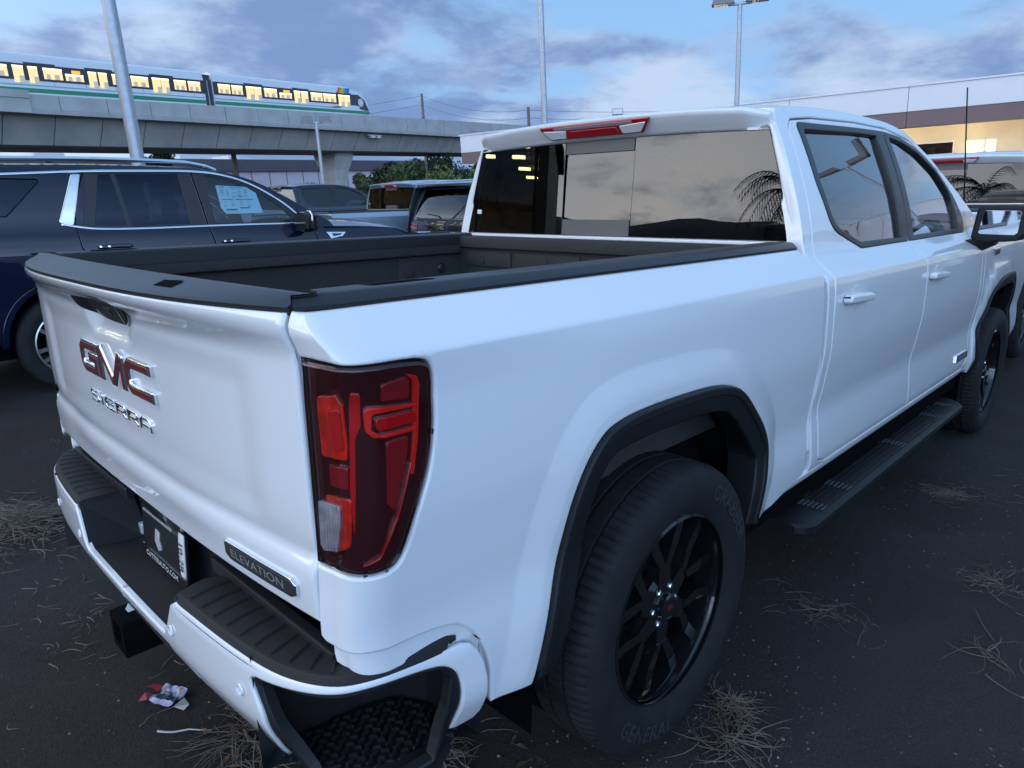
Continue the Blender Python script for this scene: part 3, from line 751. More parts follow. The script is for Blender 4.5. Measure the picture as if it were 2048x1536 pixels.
    emblem([(-.252, zt), (-.122, zt), (-.104, zt-.012), (-.104, zb+.012), (-.122, zb), (-.252, zb)], w)
    # model lettering: thin chrome strokes
    gl = {'S': [[(1, .95), (.15, .95), (0, .8), (.1, .55), (.9, .5), (1, .25), (.85, .05), (0, .05)]], 'I': [[(.5, 1), (.5, 0)]],
          'E': [[(1, .95), (.15, .95), (0, .75), (0, .25), (.15, .05), (1, .05)], [(.05, .5), (.9, .5)]],
          'R': [[(0, 0), (0, .95), (.85, .95), (1, .8), (1, .6), (.85, .45), (.1, .45)], [(.55, .42), (1, 0)]],
          'A': [[(0, 0), (0, .7), (.2, .95), (.8, .95), (1, .7), (1, 0)], [(.08, .4), (.92, .4)]]}
    yc = .262
    for ch in 'SIERRA':
        wd = .02 if ch == 'I' else .066
        for st in gl[ch]:
            pth = [(yc-px*wd, .984+pz*.030) for px, pz in st]
            panel('model_letter', G3, strokes(pth, .0068), M['chrome'], tgate, res=.02, res_edge=.008, edge=.0025, depth=.008, off=.006, sgn=-1)
        yc -= wd+.020
    # trim badge on the lower right of the gate
    bo = fillet([(-.532, .838), (-.528, .806), (-.545, .797), (-.768, .797), (-.785, .806), (-.787, .828), (-.772, .838)], .004, 3)
    bg = panel('trim_badge', G3, bo, M['chrome'], tgate, res=.02, res_edge=.008, edge=.003, depth=.012, off=.008, sgn=-1)
    bi = fillet([(-.539, .833), (-.536, .808), (-.548, .8025), (-.766, .8025), (-.778, .809), (-.780, .826), (-.769, .833)], .003, 3)
    panel('badge_face', G3, bi, M['badge_dark'], bg, res=.02, edge=.001, depth=.002, off=.0088, sgn=-1)
    def pl(u, v):
        y = -.657-u; z = .818+v; p = G3(y, z); p[..., 0] -= .0102; return p
    text_obj('badge_lettering', 'ELEVATION', .026, pl, M['badge_silver'], bg, sx=1.42, spacing=1.02)
    # ---- rear bumper
    half = [(0, .541), (.288, .541), (.306, .556), (.352, .640), (.374, .655)]+[(t_, .656) for t_ in (.45, .6, .75, .9, 1.0, 1.10)]+[(1.150, .656, .01), (1.178, .640, .02), (1.208, .585, .02), (1.213, .50, .02), (1.206, .44, .02), (1.136, .432)]
    half = [tuple(p) for p in half]
    pocket = [(1.136, .432), (1.148, .515), (1.147, .562), (1.136, .597), (1.108, .622), (1.066, .632), (.99, .637), (.92, .638), (.866, .637), (.80, .633), (.738, .627), (.700, .622), (.687, .606), (.700, .575), (.716, .535), (.712, .46), (.700, .40)]
    bott = [(.690, .392), (.55, .40), (.3, .398), (0, .396)]
    pk = catmull(pocket, 4)
    R = fillet([half[-6]]+half[-5:-1], .02)
    hp = half[:5]+half[5:11]+[(1.150, .656), (1.170, .649), (1.186, .630), (1.203, .595), (1.211, .555), (1.214, .50), (1.211, .455), (1.195, .436)]
    ol = np.array(hp+[tuple(p) for p in pk]+bott)
    face = both('bumper_face', bump, ol, W, root, res=.03, res_edge=.015, edge=.006, depth=.010)
    for mir in (False, True):
        s = 1 if mir else -1
        # grip pads
        def pad(t, q):
            p = bump(t, .656+0*t); dpt = .118
            tx = np.interp(np.abs(t), _bl, _bt[:, 0]); ty = np.interp(np.abs(t), _bl, _bt[:, 1])
            d = np.interp(t, [.36, .85, .95, 1.15], [.135, .125, .075, .028])*q
            ov = .004
            # inward
            x = p[..., 0]+ty*(d-ov); y = p[..., 1]+np.sign(1)*tx*(d-ov)*1.0
            y = -(-p[..., 1]-tx*(d-ov)) if False else p[..., 1]+tx*(d-ov)
            z = .668+.006*np.sin(np.clip(q, 0, 1)*3.14)+0*x
            z = z-.02*sst(.12, 0, q)
            return np.stack([x, y, z], -1)
        po = [(.366, .0), (.45, .0), (.6, 0), (.75, 0), (.9, 0), (1.05, 0), (1.118, 0.02), (1.138, .2), (1.146, .5), (1.138, .8), (1.118, .98), (1.0, 1.), (.9, 1.), (.75, 1.), (.6, 1.), (.5, 1.), (.374, 1.), (.352, .6)]
        pd = panel('bumper_pad', pad, np.array(po), M['step_plastic'], root, res=.03, edge=.05, depth=.012, mirror=mir, sgn=1, bend=.1)
        # ribs across the pad
        for k in range(10):
            t0 = .42+.052*k
            rb = MB(); pts = []
            for q in np.linspace(.16, .93, 5):
                p = pad(np.array(t0-.014*q), np.array(q)); pts.append(Vector((p[0], p[1], p[2]+.001)))
            if mir: pts = [Vector((p.x, -p.y, p.z)) for p in pts]
            rb.tube(pts, .0042, 6); rb.build('grip_rib', M['step_plastic'], pd, smooth=True)
        # corner step: frame, recess and treaded floor
        def stepf(t, z):
            p = bump(t, .56+0*z); p = np.array(p); w_ = sst(.73, .86, t)*sst(1.15, 1.08, t); o_ = w_*-.012*sst(.46, .38, z)+(1-w_)*(tab(z, BUMPZ)-.004); tx_ = np.interp(np.abs(t), _bl, _bt[:, 0]); ty_ = np.interp(np.abs(t), _bl, _bt[:, 1])
            p[..., 0] += -ty_*o_; p[..., 1] += -tx_*o_; p[..., 2] = z; return p
        cl = np.vstack([np.array([tuple(p) for p in pk])[::-1], catmull([(1.136, .43), (1.11, .395), (1.05, .376), (.95, .366), (.85, .362), (.76, .365), (.70, .382)], 4)[1:]])
        inn = fillet([(.706, .610), (.74, .619), (.80, .625), (.866, .630), (.92, .631), (.99, .630), (1.062, .625), (1.103, .615), (1.126, .585), (1.116, .52), (1.100, .455), (1.085, .412), (1.0, .400), (.9, .395), (.81, .395), (.778, .412), (.758, .47), (.735, .54), (.712, .592)], .012)
        frm = panel('corner_step', stepf, cl, M['black_plastic'], root, holes=[inn], res=.03, res_edge=.014, edge=.006, depth=.02, off=-.003, mirror=mir)
        wall = [(-1.045, -.690), (-.985, -.640), (-.90, -.655), (-.80, -.670), (-.735, -.695), (-.690, -.765), (-.675, -.93)]
        outer = [stepf(np.array(t_), np.array(.45)) for t_ in np.linspace(.735, 1.13, 18)]
        sg2 = -1 if mir else 1
        rw = MB(); K = len(wall); rw.add([(x_, sg2*y_, .40) for x_, y_ in wall]+[(x_, sg2*y_, .66) for x_, y_ in wall], [(i_, i_+1, K+i_+1, K+i_) for i_ in range(K-1)])
        rw.build('step_recess', M['black_plastic'], frm)
        fp = [(p[0]*.97, p[1]*.97, .398) for p in outer]+[(x_, y_, .400) for x_, y_ in wall[::-1]]
        MB().add([(x_, sg2*y_, z_) for x_, y_, z_ in fp], [tuple(range(len(fp)))]).build('step_floor', M['black_plastic'], frm)
        lp_ = MB(); lp_.loft([[(p[0]*.997, sg2*p[1]*.997, .394), (p[0]*.94, sg2*p[1]*.94, .405)] for p in outer], closed=False, caps=False); lp_.build('step_lip', M['black_plastic'], frm)
        tb = MB(); poly = np.array([(-1.0, -.675), (-.985, -.745), (-.912, -.850), (-.80, -.872), (-.70, -.893), (-.692, -.790), (-.742, -.702), (-.845, -.676), (-.975, -.650)])
        e1 = np.array([.94, -.34]); e1 /= np.linalg.norm(e1); e2 = np.array([e1[1], -e1[0]])
        for i_ in range(-9, 13):
            for j_ in range(-10, 12):
                q = np.array([-.95, -.68])+e1*(.0245*i_+(.012 if j_ % 2 else 0))+e2*.0165*j_
                if not inpoly(q[None], poly)[0]: continue
                an = .62 if (i_+j_) % 2 else -.35; d_ = np.array([e1[0]*math.cos(an)-e1[1]*math.sin(an), e1[0]*math.sin(an)+e1[1]*math.cos(an)]); n_ = np.array([-d_[1], d_[0]])
                cs_ = [q+d_*.0095*a_+n_*.0034*b_ for a_, b_ in ((1, 1), (-1, 1), (-1, -1), (1, -1))]
                tb.add([(p_[0], sg2*p_[1], .398) for p_ in cs_]+[(q[0]+(p_[0]-q[0])*.8, sg2*(q[1]+(p_[1]-q[1])*.7), .408) for p_ in cs_], [(4, 5, 6, 7), (0, 1, 5, 4), (1, 2, 6, 5), (2, 3, 7, 6), (3, 0, 4, 7)])
        tb.build('step_tread', M['trim'], frm)
        # parking sensors
        for t_ in (.346, .650):
            p = bump(np.array(t_ if True else 0), np.array(.574)); q2 = bump(np.array(t_+.01), np.array(.574)); d = Vector(q2-p).normalized(); nrm = Vector((-abs(d.y), d.x*1.0, 0)).normalized()
            if nrm.x > 0: nrm = -nrm
            c0_ = Vector(p); V = []; F = []; K = 24
            up = Vector((0, 0, 1)); prof = [(.0, .0015), (.0085, .0015), (.0087, .0003), (.0098, .0003), (.010, .004), (.0118, .0045), (.0135, .001)]
            for k in range(K):
                a_ = 2*math.pi*k/K
                for r_, h_ in prof: V.append(c0_+d*(r_*math.cos(a_))+up*(r_*math.sin(a_))+nrm*h_)
            for k in range(K):
                for j in range(len(prof)-1): F.append((k*len(prof)+j, k*len(prof)+j+1, ((k+1) % K)*len(prof)+j+1, ((k+1) % K)*len(prof)+j))
            if mir: V = [Vector((v.x, -v.y, v.z)) for v in V]
            MB().add(V, F).build('parking_sensor', W, root, smooth=True, angle=40)
        # bumper inner side of the notch
        nk = MB(); s_ = s
        nk.loft([[(-1.066, s_*.290, .530), (-1.060, s_*.362, .662), (-.92, s_*.362, .662), (-.90, s_*.30, .50)], [(-1.066, s_*.300, .530), (-1.060, s_*.374, .662), (-.92, s_*.374, .662), (-.90, s_*.32, .50)]], caps=True)
        nk.build('notch_cheek', M['step_plastic'], root, smooth=True)
        MB().box((-1.0, s*.40, .52), (-.93, s*.66, .64)).build('bumper_core', M['black_plastic'], root)
        MB().box((-.952, s*.30, .655), (-.925, s*.83, .69), bev=.004).build('bumper_gap_seal', M['trim'], root)
    MB().loft([[(-1.068, y_, .537), (-1.05, y_, .5395), (-.97, y_, .528), (-.90, y_, .525), (-.90, y_, .48), (-1.068, y_, .50)] for y_ in (-.30, .30)]).build('notch_floor', M['step_plastic'], root, smooth=True)
    pb_ = MB().box((-.905, -.36, .44), (-.885, .36, .70)); pb_.box((-.915, .15, .60), (-.90, .19, .66), bev=.004); pb_.build('plate_recess', M['black_plastic'], root)
    # licence plate frame and insert
    def plq(u, v):  # u to the viewer's right (-y), v up, tilted back a little
        return np.stack([-.952+.06*v+0*u, .022-u, .622+v], -1)
    pn = lambda n_, pts, m_, par, off: panel(n_, plq, np.array(pts), m_, par, res=.06, edge=.002, depth=.006, off=off, sgn=-1)
    sgnfn = plq
    def quadp(n_, pts, m_, par, off):
        return panel(n_, lambda u, v: plq(-u, v), np.array([(-a, b) for a, b in pts]), m_, par, res=.06, edge=.002, depth=.006, off=off, sgn=-1)
    plate = quadp('licence_plate', fillet([(-.155, -.08), (.155, -.08), (.155, .08), (-.155, .08)], .012), M['plate'], root, 0.)
    quadp('plate_frame_top', [(-.158, .066), (.158, .066), (.158, .084), (-.158, .084)], M['gloss_black'], plate, .004)
    quadp('plate_frame_bottom', [(-.158, -.084), (.158, -.084), (.158, -.060), (-.158, -.060)], M['gloss_black'], plate, .004)
    quadp('date_sticker', [(.118, -.058), (.153, -.058), (.153, .062), (.118, .062)], M['ink_white'], plate, .0035)
    quadp('plate_emblem', [(-.06, -.02), (-.035, -.045), (-.01, -.035), (-.028, -.01), (-.022, .012), (-.05, .016)], M['ink_grey'], plate, .003)
    def on_plate(cu, cv, of, rot=0.):
        def f(u, v):
            a, b = (u, v) if not rot else (v, -u)
            p = plq(cu+a, cv+b); p[..., 0] -= of; return p
        return f
    text_obj('frame_lettering', 'CUTTERAUTO.COM', .022, on_plate(-.005, -.072, .0068), M['ink_white'], plate, sx=1.05, spacing=1.12)
    mk = MB(); rr_ = random.Random(4)
    u_ = -.125
    while u_ < .085:
        w_ = rr_.uniform(.004, .009); h_ = rr_.uniform(.007, .010)
        pts = plq(np.array([u_, u_+w_, u_+w_, u_]), np.array([.052, .052, .052+h_, .052+h_])); pts[:, 0] -= .0066
        mk.add([tuple(p) for p in pts], [(3, 2, 1, 0)]); u_ += w_+rr_.uniform(.0015, .004)
    mk.build('frame_print', M['ink_grey'], plate, fix=False)
    text_obj('sticker_lettering', '10-28', .036, on_plate(.1355, .002, .0064, 1), M['ink_black'], plate, sx=1.0, bold=.0003)
    MB().box((-.925, .30, .53), (-.895, .325, .565), bev=.004).build('plate_lamp', M['lens_white'], root)
    # hitch receiver
    hr = MB(); 
    for (a, b) in (((-1.10, -.05, .445), (-.80, .05, .465)), ((-1.10, -.05, .365), (-.80, .05, .385)), ((-1.10, -.05, .385), (-.80, -.03, .445)), ((-1.10, .03, .385), (-.80, .05, .445))): hr.box(a, b, bev=.003)
    hr.box((-.98, -.03, .385), (-.96, .03, .445)); hr.build('hitch_receiver', M['well'], root, smooth=True)
    return root
ZT = [(.80, 1.785), (.93, 1.800), (1.2, 1.828), (1.7, 1.848), (2.1, 1.843), (2.4, 1.812), (2.7, 1.735), (3.0, 1.595), (3.3, 1.42), (3.52, 1.285)]
def ztop(x): return tab(x, ZT)
def cab_half(x, z): return -cab(x, z)[..., 1]
def build_cab(root, letters=True):
    W = M['white']
    dr = [(.965, .570), (1.05, .548), (3.03, .548), (3.115, .60), (3.125, .80), (3.105, 1.0), (3.085, 1.20), (3.07, 1.262), (3.10, 1.345), (2.985, 1.545), (2.72, 1.690), (2.45, 1.772), (2.10, 1.806), (1.7, 1.806), (1.25, 1.790), (1.06, 1.772), (1.015, 1.735), (1.000, 1.60), (.985, 1.40), (.958, 1.25), (.948, 1.10), (.950, .80)]
    door_hole = fillet(dr, .03, 5)
    top = [(x_, float(ztop(x_))-.004) for x_ in np.linspace(3.50, .945, 34)]
    o = [(.905, .52), (3.16, .52), (3.175, .60), (3.19, .80), (3.17, 1.0), (3.15, 1.20), (3.20, 1.262), (3.44, 1.275)]+top+[(.935, 1.78), (.912, 1.55), (.900, 1.35), (.896, 1.22), (.896, .80)]
    VL = (1.212, 1.221, 1.227, 1.2305, 1.2335, 1.2365, 1.2395, 1.244, 1.252)
    both('cab_side', cab, o, W, root, holes=[door_hole], res=.045, res_edge=.02, edge=.005, depth=.05, vlines=VL)
    # doors: cut at the B pillar
    win = fillet([(1.100, 1.762, .03), (1.70, 1.780, .3), (2.04, 1.786), (2.30, 1.775, .3), (2.55, 1.735, .3), (2.80, 1.650, .3), (2.97, 1.515, .3), (3.055, 1.390, .1), (3.035, 1.312, .03), (2.0, 1.308), (1.44, 1.306, .10), (1.17, 1.385, .12), (1.105, 1.55, .2)], .03, 6)
    d_in = insets(resample(door_hole, .02), .0055 if area2(door_hole) > 0 else -.0055)
    d_in = insets(resample(door_hole, .02), .0055)
    bcut = lambda z: 2.035+.02*sst(1.3, 1.75, z)-.015*sst(1.2, .55, z)
    def clip_poly(P, side):
        out = []
        f = lambda p: (p[0]-bcut(p[1]))*side
        for i in range(len(P)):
            a, b = P[i], P[(i+1) % len(P)]; fa, fb = f(a), f(b)
            if fa >= 0: out.append(a)
            if fa*fb < 0: out.append(a+(b-a)*fa/(fa-fb))
        return np.array(out)
    w_ = resample(win, .02); w_ = w_ if area2(w_) > 0 else w_[::-1]
    gl_r = fillet([(1.150, 1.738, .015), (1.70, 1.757, .3), (1.945, 1.760, .01), (1.945, 1.328, .01), (1.45, 1.330, .10), (1.20, 1.400, .12), (1.150, 1.55, .2)], .02, 6)
    gl_f = fillet([(2.125, 1.762, .01), (2.30, 1.752, .3), (2.54, 1.712, .3), (2.78, 1.628, .3), (2.935, 1.508, .15), (2.90, 1.335, .01), (2.125, 1.330, .01)], .02, 6)
    backing_o = insets(resample(door_hole, .03), -.018); wz = insets(w_, .004)
    both('door_gap_backing', cab, backing_o, M['well'], root, holes=[insets(w_, -.012)], res=.08, edge=.002, depth=.004, off=-.024)  # added dark sheet behind the doors so the shut lines look shaded
    def shift(off): return lambda x, z: cab(x, z)+np.array([0, off, 0])
    for mir in (False, True):
        s = 1 if mir else -1
        for nm, sd in (('rear_door', -1), ('front_door', 1)):
            P = clip_poly(d_in, sd); P[:, 0] += sd*.003*(np.abs(P[:, 0]-bcut(P[:, 1])) < .002)
            wp = clip_poly(w_, sd)
            # the window bites into the door's outline at the pillar: cut it out there
            wp2 = wp.copy(); k = np.abs(wp2[:, 0]-bcut(wp2[:, 1])) < .002; wp2[k, 0] += sd*.012
            d = panel(nm, cab, P, W, root, holes=[wp2], res=.035, res_edge=.02, edge=.005, depth=.035, mirror=mir, vlines=VL)
            # window surround in satin black with the glass opening
            wo = insets(wp if area2(wp) > 0 else wp[::-1], -.003); kk_ = np.abs(wo[:, 0]-bcut(wo[:, 1])) < .009; wo[kk_, 0] = bcut(wo[kk_, 1])+sd*.0035
            ins_ = gl_r if sd < 0 else gl_f
            tr = panel('window_trim', cab, wo, M['trim'], d, holes=[ins_], res=.05, res_edge=.02, edge=.007, depth=.022, off=.0022, mirror=mir)
            g = resample(ins_, .03); g = g if area2(g) > 0 else g[::-1]
            panel('window', cab, insets(g, -.008), M['glass_dark'] if sd < 0 else M['glass_side'], d, res=.08, edge=.002, depth=.004, off=-.016, mirror=mir)
            # pull handle
            hx = 1.045 if sd < 0 else 2.085
            hp = catmull([(hx-.02, 1.150), (hx+.0, 1.167), (hx+.10, 1.163), (hx+.20, 1.158), (hx+.225, 1.145), (hx+.20, 1.128), (hx+.10, 1.131), (hx, 1.136)], 4, True)
            hd = panel('door_handle', cab, hp, W, d, res=.02, edge=.011, depth=.02, off=.032, mirror=mir)
            p0 = cab(np.array(hx+.10), np.array(1.15)); yb = float(p0[1])
            cup = MB()
            V = []; F = []
            # shallow bowl behind the handle
            for i, q in enumerate((1.0, .75, .4, .0)):
                for k2 in range(20):
                    a = 2*math.pi*k2/20; V.append((hx+.11+.055*q*math.cos(a), yb*1.0-.0015+.0*(1-q*q), 1.150+.048*q*math.sin(a)))
            panel('handle_cup', cab, np.array([(hx+.11+.055*math.cos(a), 1.150+.048*math.sin(a)) for a in np.linspace(0, 2*math.pi, 24, endpoint=False)]), M['cup_white'], hd, res=.02, edge=.006, depth=.004, off=.001, mirror=mir)
        # little fixed sail panel by the mirror
        panel('mirror_sail', cab, fillet([(2.955, 1.500), (3.04, 1.392), (3.025, 1.330), (2.925, 1.334)], .01), M['frit'], root, res=.05, edge=.004, depth=.01, off=.002, mirror=mir)
        # sill and running board
        sl = MB(); xs = np.linspace(.70, 3.20, 14)
        sl.loft([[(x_, s*y_, z_) for y_, z_ in ((.940, .515), (.962, .525), (.965, .54), (.955, .552), (.90, .552), (.90, .48), (.925, .48))] for x_ in xs]); sl.build('sill', W, root, smooth=True)
        MB().box((.55, s*.60, .40), (3.22, s*.91, .535)).build('floor_side', M['well'], root)
        rb = MB()
        sec = lambda x_, k: [(x_, s*(.872+.0*k), .352), (x_, s*(.875), .366), (x_, s*.90, .372), (x_, s*(1.005-k), .368), (x_, s*(1.022-k), .358), (x_, s*(1.022-k), .335), (x_, s*(1.0-k), .322), (x_, s*.885, .325)]
        rb.loft([sec(.815, .05), sec(.835, .02), sec(.88, .0), sec(2.93, 0), sec(2.985, .02), sec(3.03, .06)])
        bd = rb.build('running_board', M['black_plastic'], root, smooth=True, angle=30)
        tr = MB()
        for x0, x1 in ((1.0, 1.24), (1.30, 1.95), (2.03, 2.55), (2.62, 2.86)):
            for j in range(5): tr.box((x0, s*(.905+.021*j), .371), (x1, s*(.914+.021*j), .3745))
        tr.build('tread', M['trim'], bd)
        for xb in (1.02, 1.28, 1.98, 2.58, 2.85):
            cl = MB()
            for j in range(6): cl.box((xb-.028, s*(.905+.0175*j), .3735), (xb+.028, s*(.912+.0175*j), .3765))
            cl.build('tread_cleat', M['tread_grey'], bd)
        for xb in (1.1, 1.95, 2.75): MB().box((xb-.03, s*.70, .38), (xb+.03, s*.90, .36)).build('step_bracket', M['black_plastic'], bd)
    # roof
    def roof(x, y):
        yt = cab_half(x, ztop(x)-.004); z0 = ztop(x)-.004; a = np.clip(np.abs(y)/yt, 0, 1.02)
        z = z0+.030*(1-a**2.6)+.006*sst(.30, .22, np.abs(np.abs(y)-.36))*sst(1.0, 1.2, x)*sst(2.3, 2.1, x)
        return np.stack([x+0*y, y+0*x, z], -1)
    xs = np.linspace(.95, 2.46, 40); hw = lambda x_: float(cab_half(x_, ztop(x_)-.004))+.001
    ro = [(x_, hw(x_)) for x_ in xs]+[(x_, -hw(x_)) for x_ in xs[::-1]]
    rf = panel('roof', roof, np.array(ro)[::-1], W, root, res=.06, edge=.003, depth=.02)
    # windscreen and front pillars join
    def scr(x, y):
        yt = cab_half(x, ztop(x)-.004); a = np.clip(np.abs(y)/yt, 0, 1.02)
        return np.stack([x+.10*(1-a**2)*sst(2.4, 3.0, x), y+0*x, ztop(x)-.004+.030*(1-a**2.6)-.004], -1)
    xs = np.linspace(2.475, 3.42, 20)
    panel('windscreen', scr, np.array([(x_, hw(x_)-.02) for x_ in xs]+[(x_, -hw(x_)+.02) for x_ in xs[::-1]])[::-1], M['glass_side'], root, res=.1, edge=.003, depth=.006)
    # rear spoiler lip of the roof
    rings = []
    for y_ in np.linspace(-.715, .715, 41):
        a = abs(y_)/.715; e = sst(.90, 1.0, a); zt = 1.798+.026*(1-min(1, a)**2.6)-.010*e
        xe = .842+.012*a*a+.055*e; zl = 1.738-.012*(a**2)
        rings.append([(.965, y_, zt+.002), (xe+.05, y_, zt+.000), (xe+.012, y_, zt-.004), (xe+.001, y_, zt-.013), (xe+.001, y_, zt-.020), (xe+.006, y_, zt-.028), (xe+.045-.02*e, y_, zl+.008), (.905, y_, zl), (.965, y_, zl)])
    sp = MB().loft(rings).build('roof_spoiler', W, root, smooth=True, angle=40)
    def spf(y, z):
        a = np.clip(np.abs(y)/.715, 0, 1); zt = 1.798+.026*(1-a**2.6)
        return np.stack([.842+.012*a*a+(zt-.020-z)*.62*(z < zt-.020)+0*y, y+0*z, z+0*y], -1)
    ch = fillet([(.282, 1.802), (-.282, 1.802), (-.235, 1.752), (.235, 1.752)], .006)
    c = panel('high_brake_lamp', spf, ch, M['lens_deep'], root, res=.03, edge=.004, depth=.02, off=.010, sgn=-1)
    panel('centre_lens', spf, fillet([(.118, 1.782), (-.118, 1.782), (-.128, 1.757), (.128, 1.757)], .003), M['lens_deep'], c, res=.03, edge=.002, depth=.003, off=.0125, sgn=-1)
    panel('top_lens', spf, fillet([(.20, 1.798), (-.20, 1.798), (-.195, 1.786), (.195, 1.786)], .002), M['lens_white_dim'], c, res=.03, edge=.002, depth=.003, off=.0115, sgn=-1)
    for sg in (-1, 1):
        panel('cargo_lens', spf, fillet([(sg*.135, 1.784), (sg*.262, 1.790), (sg*.228, 1.757), (sg*.145, 1.757)], .004), M['lens_white'], c, res=.03, edge=.002, depth=.004, off=.0135, sgn=-1)
    # back of the cab
    def back(y, z):
        a = np.abs(y)/.86
        return np.stack([.888+.020*(z-1.28)/.47+.012*a**4+0*y, y+0*z, z+0*y], -1)
    hb = lambda z: float(cab_half(np.array(.92), np.array(z)))-.004
    zz = np.linspace(.62, 1.745, 26)
    bo = [(hb(z), z) for z in zz]+[(-hb(z), z) for z in zz[::-1]]
    hole = fillet([(.838, 1.352), (.712, 1.741), (-.712, 1.741), (-.838, 1.352)], .012)
    panel('cab_back', back, bo, W, root, holes=[hole], res=.05, res_edge=.02, edge=.010, depth=.03, sgn=-1)
    def gq(n_, pts, m_, par, off, r=.004): return panel(n_, back, fillet(pts, r), m_, par, res=.06, edge=.0015, depth=.004, off=off, sgn=-1)
    yl = lambda z: .188+.010*(1.74-z)/.39; yr_ = lambda z: -.170+.006*(1.74-z)/.39
    gl = gq('rear_window', [(.190, 1.740), (.713, 1.740), (.838, 1.353), (.200, 1.353)], M['glass_dark'], root, -.004)
    gq('rear_window', [(-.172, 1.740), (-.713, 1.740), (-.838, 1.353), (-.164, 1.353)], M['glass_dark'], root, -.004)
    sl = gq('sliding_window', [(.183, 1.690), (-.166, 1.690), (-.160, 1.418), (.194, 1.418)], M['glass_dark'], root, -.012)
    gq('slider_band', [(.186, 1.740), (-.168, 1.740), (-.166, 1.690), (.187, 1.690)], M['frit'], sl, -.004, .002)
    gq('slider_band', [(.196, 1.420), (-.160, 1.420), (-.158, 1.354), (.199, 1.354)], M['frit'], sl, -.004, .002)
    gq('window_sticker', [(.752, 1.462), (.722, 1.462), (.722, 1.442), (.752, 1.442)], M['ink_white'], gl, -.002, .001)
    MB().box((.872, -.80, 1.338), (.905, .80, 1.350), bev=.003).build('window_ledge', W, root)
    # door mirrors
    for mir in (False, True):
        s = 1 if mir else -1
        def mq(y, z): return np.stack([2.965+.02*(np.abs(y)-.95)+0*z, y+0*z, z+0*y], -1)
        mo = [(-.930, 1.285), (-.945, 1.435), (-.965, 1.452), (-1.150, 1.450), (-1.168, 1.430), (-1.165, 1.300), (-1.145, 1.272), (-1.0, 1.258), (-.945, 1.268)]
        hs = panel('door_mirror', mq, fillet(mo, .015), M['black_plastic'], root, res=.04, edge=.012, depth=.14, sgn=-1, mirror=mir)
        bk_ = MB().prism(mo, lambda y, z: (3.10, y, z), lambda y, z: (3.155, -1.04+(y+1.04)*.8, 1.355+(z-1.355)*.8))
        if mir: bk_ = bk_.mirror_y()
        bk_.build('mirror_shell', M['gloss_black'], hs, smooth=True)
        panel('mirror_glass', mq, fillet([(-.962, 1.310), (-.975, 1.418), (-.985, 1.428), (-1.135, 1.425), (-1.145, 1.412), (-1.140, 1.312), (-1.125, 1.300), (-.975, 1.303)], .008), M['mirror'], hs, res=.05, edge=.002, depth=.003, off=.002, sgn=-1, mirror=mir)
        st = MB().prism([(2.90, 1.275), (3.10, 1.275), (3.10, 1.19), (3.05, 1.17)], lambda x_, z_: (x_, -.905-.0*(1.3-z_), z_), lambda x_, z_: (x_+.04, -1.03, 1.25+.25*(z_-1.20)))
        if mir: st = st.mirror_y()
        st.build('mirror_arm', M['black_plastic'], hs)
    # front wings, bonnet and nose
    fa = catmull([(-x_*1.02+3.745, z_) for x_, z_ in ARCH[::-1]], 4)
    wing = [(3.18, .50)]+[tuple(p) for p in fa]+[(4.30, .47), (4.55, .50), (4.66, .60), (4.70, .80), (4.70, 1.0), (4.66, 1.16), (4.55, 1.20), (4.2, 1.225), (3.7, 1.25), (3.34, 1.262), (3.16, 1.245), (3.158, 1.20), (3.178, 1.0), (3.197, .80), (3.182, .60)]
    both('front_wing', cab, wing, W, root, res=.05, res_edge=.02, edge=.005, depth=.04)
    for mir in (False, True):
        panel('wing_badge', cab, fillet([(3.33, 1.215), (3.50, 1.215), (3.46, 1.17), (3.34, 1.17)], .008), M['chrome'], root, res=.03, edge=.004, depth=.01, off=.012, mirror=mir)
        bd = panel('door_badge', cab, fillet([(2.845, .655), (3.075, .655), (3.085, .615), (2.835, .615)], .004), M['chrome'], root, res=.03, edge=.003, depth=.01, off=.009, mirror=mir)
        panel('badge_face', cab, fillet([(2.852, .650), (3.068, .650), (3.076, .620), (2.843, .620)], .003), M['frit'], bd, res=.03, edge=.001, depth=.002, off=.010, mirror=mir)
        if not mir:
            def dp(u, v):
                p = cab(2.96+u, .635+v); p[..., 1] -= .0115; return p
            text_obj('badge_lettering', 'ELEVATION', .024, dp, M['badge_silver'], bd, sx=1.15)
    def hood(x, y):
        yt = cab_half(np.minimum(x, 4.66), 1.25+0*x)-.01; a = np.clip(np.abs(y)/yt, 0, 1)
        z = tab(x, [(3.3, 1.262), (3.7, 1.25), (4.2, 1.225), (4.55, 1.195), (4.75, 1.10)])+.075*(1-a**2.2)*sst(4.8, 4.3, x)+.03*sst(.62, .50, np.abs(y))*sst(3.5, 3.8, x)*sst(4.7, 4.4, x)
        return np.stack([x+0*y, y+0*x, z], -1)
    xs = np.linspace(3.40, 4.72, 24); hw2 = lambda x_: float(cab_half(min(x_, 4.66), 1.25))-.008
    panel('bonnet', hood, np.array([(x_, hw2(x_)) for x_ in xs]+[(x_, -hw2(x_)) for x_ in xs[::-1]])[::-1], W, root, res=.08, edge=.006, depth=.02)
    nb_ = MB(); nb_.box((4.60, -.90, .42), (4.74, .90, .72), bev=.04); nb_.build('front_bumper', W, root, smooth=True)
    gr = MB(); gr.box((4.62, -.62, .72), (4.73, .62, 1.12), bev=.02)
    for k in range(5): gr.box((4.725, -.58, .76+.07*k), (4.745, .58, .79+.07*k))
    gr.build('grille', M['gloss_black'], root)
    for s in (-1, 1): MB().box((4.55, s*.64, .80), (4.715, s*.91, 1.10), bev=.03).build('headlight', M['lens_white'], root, smooth=True)
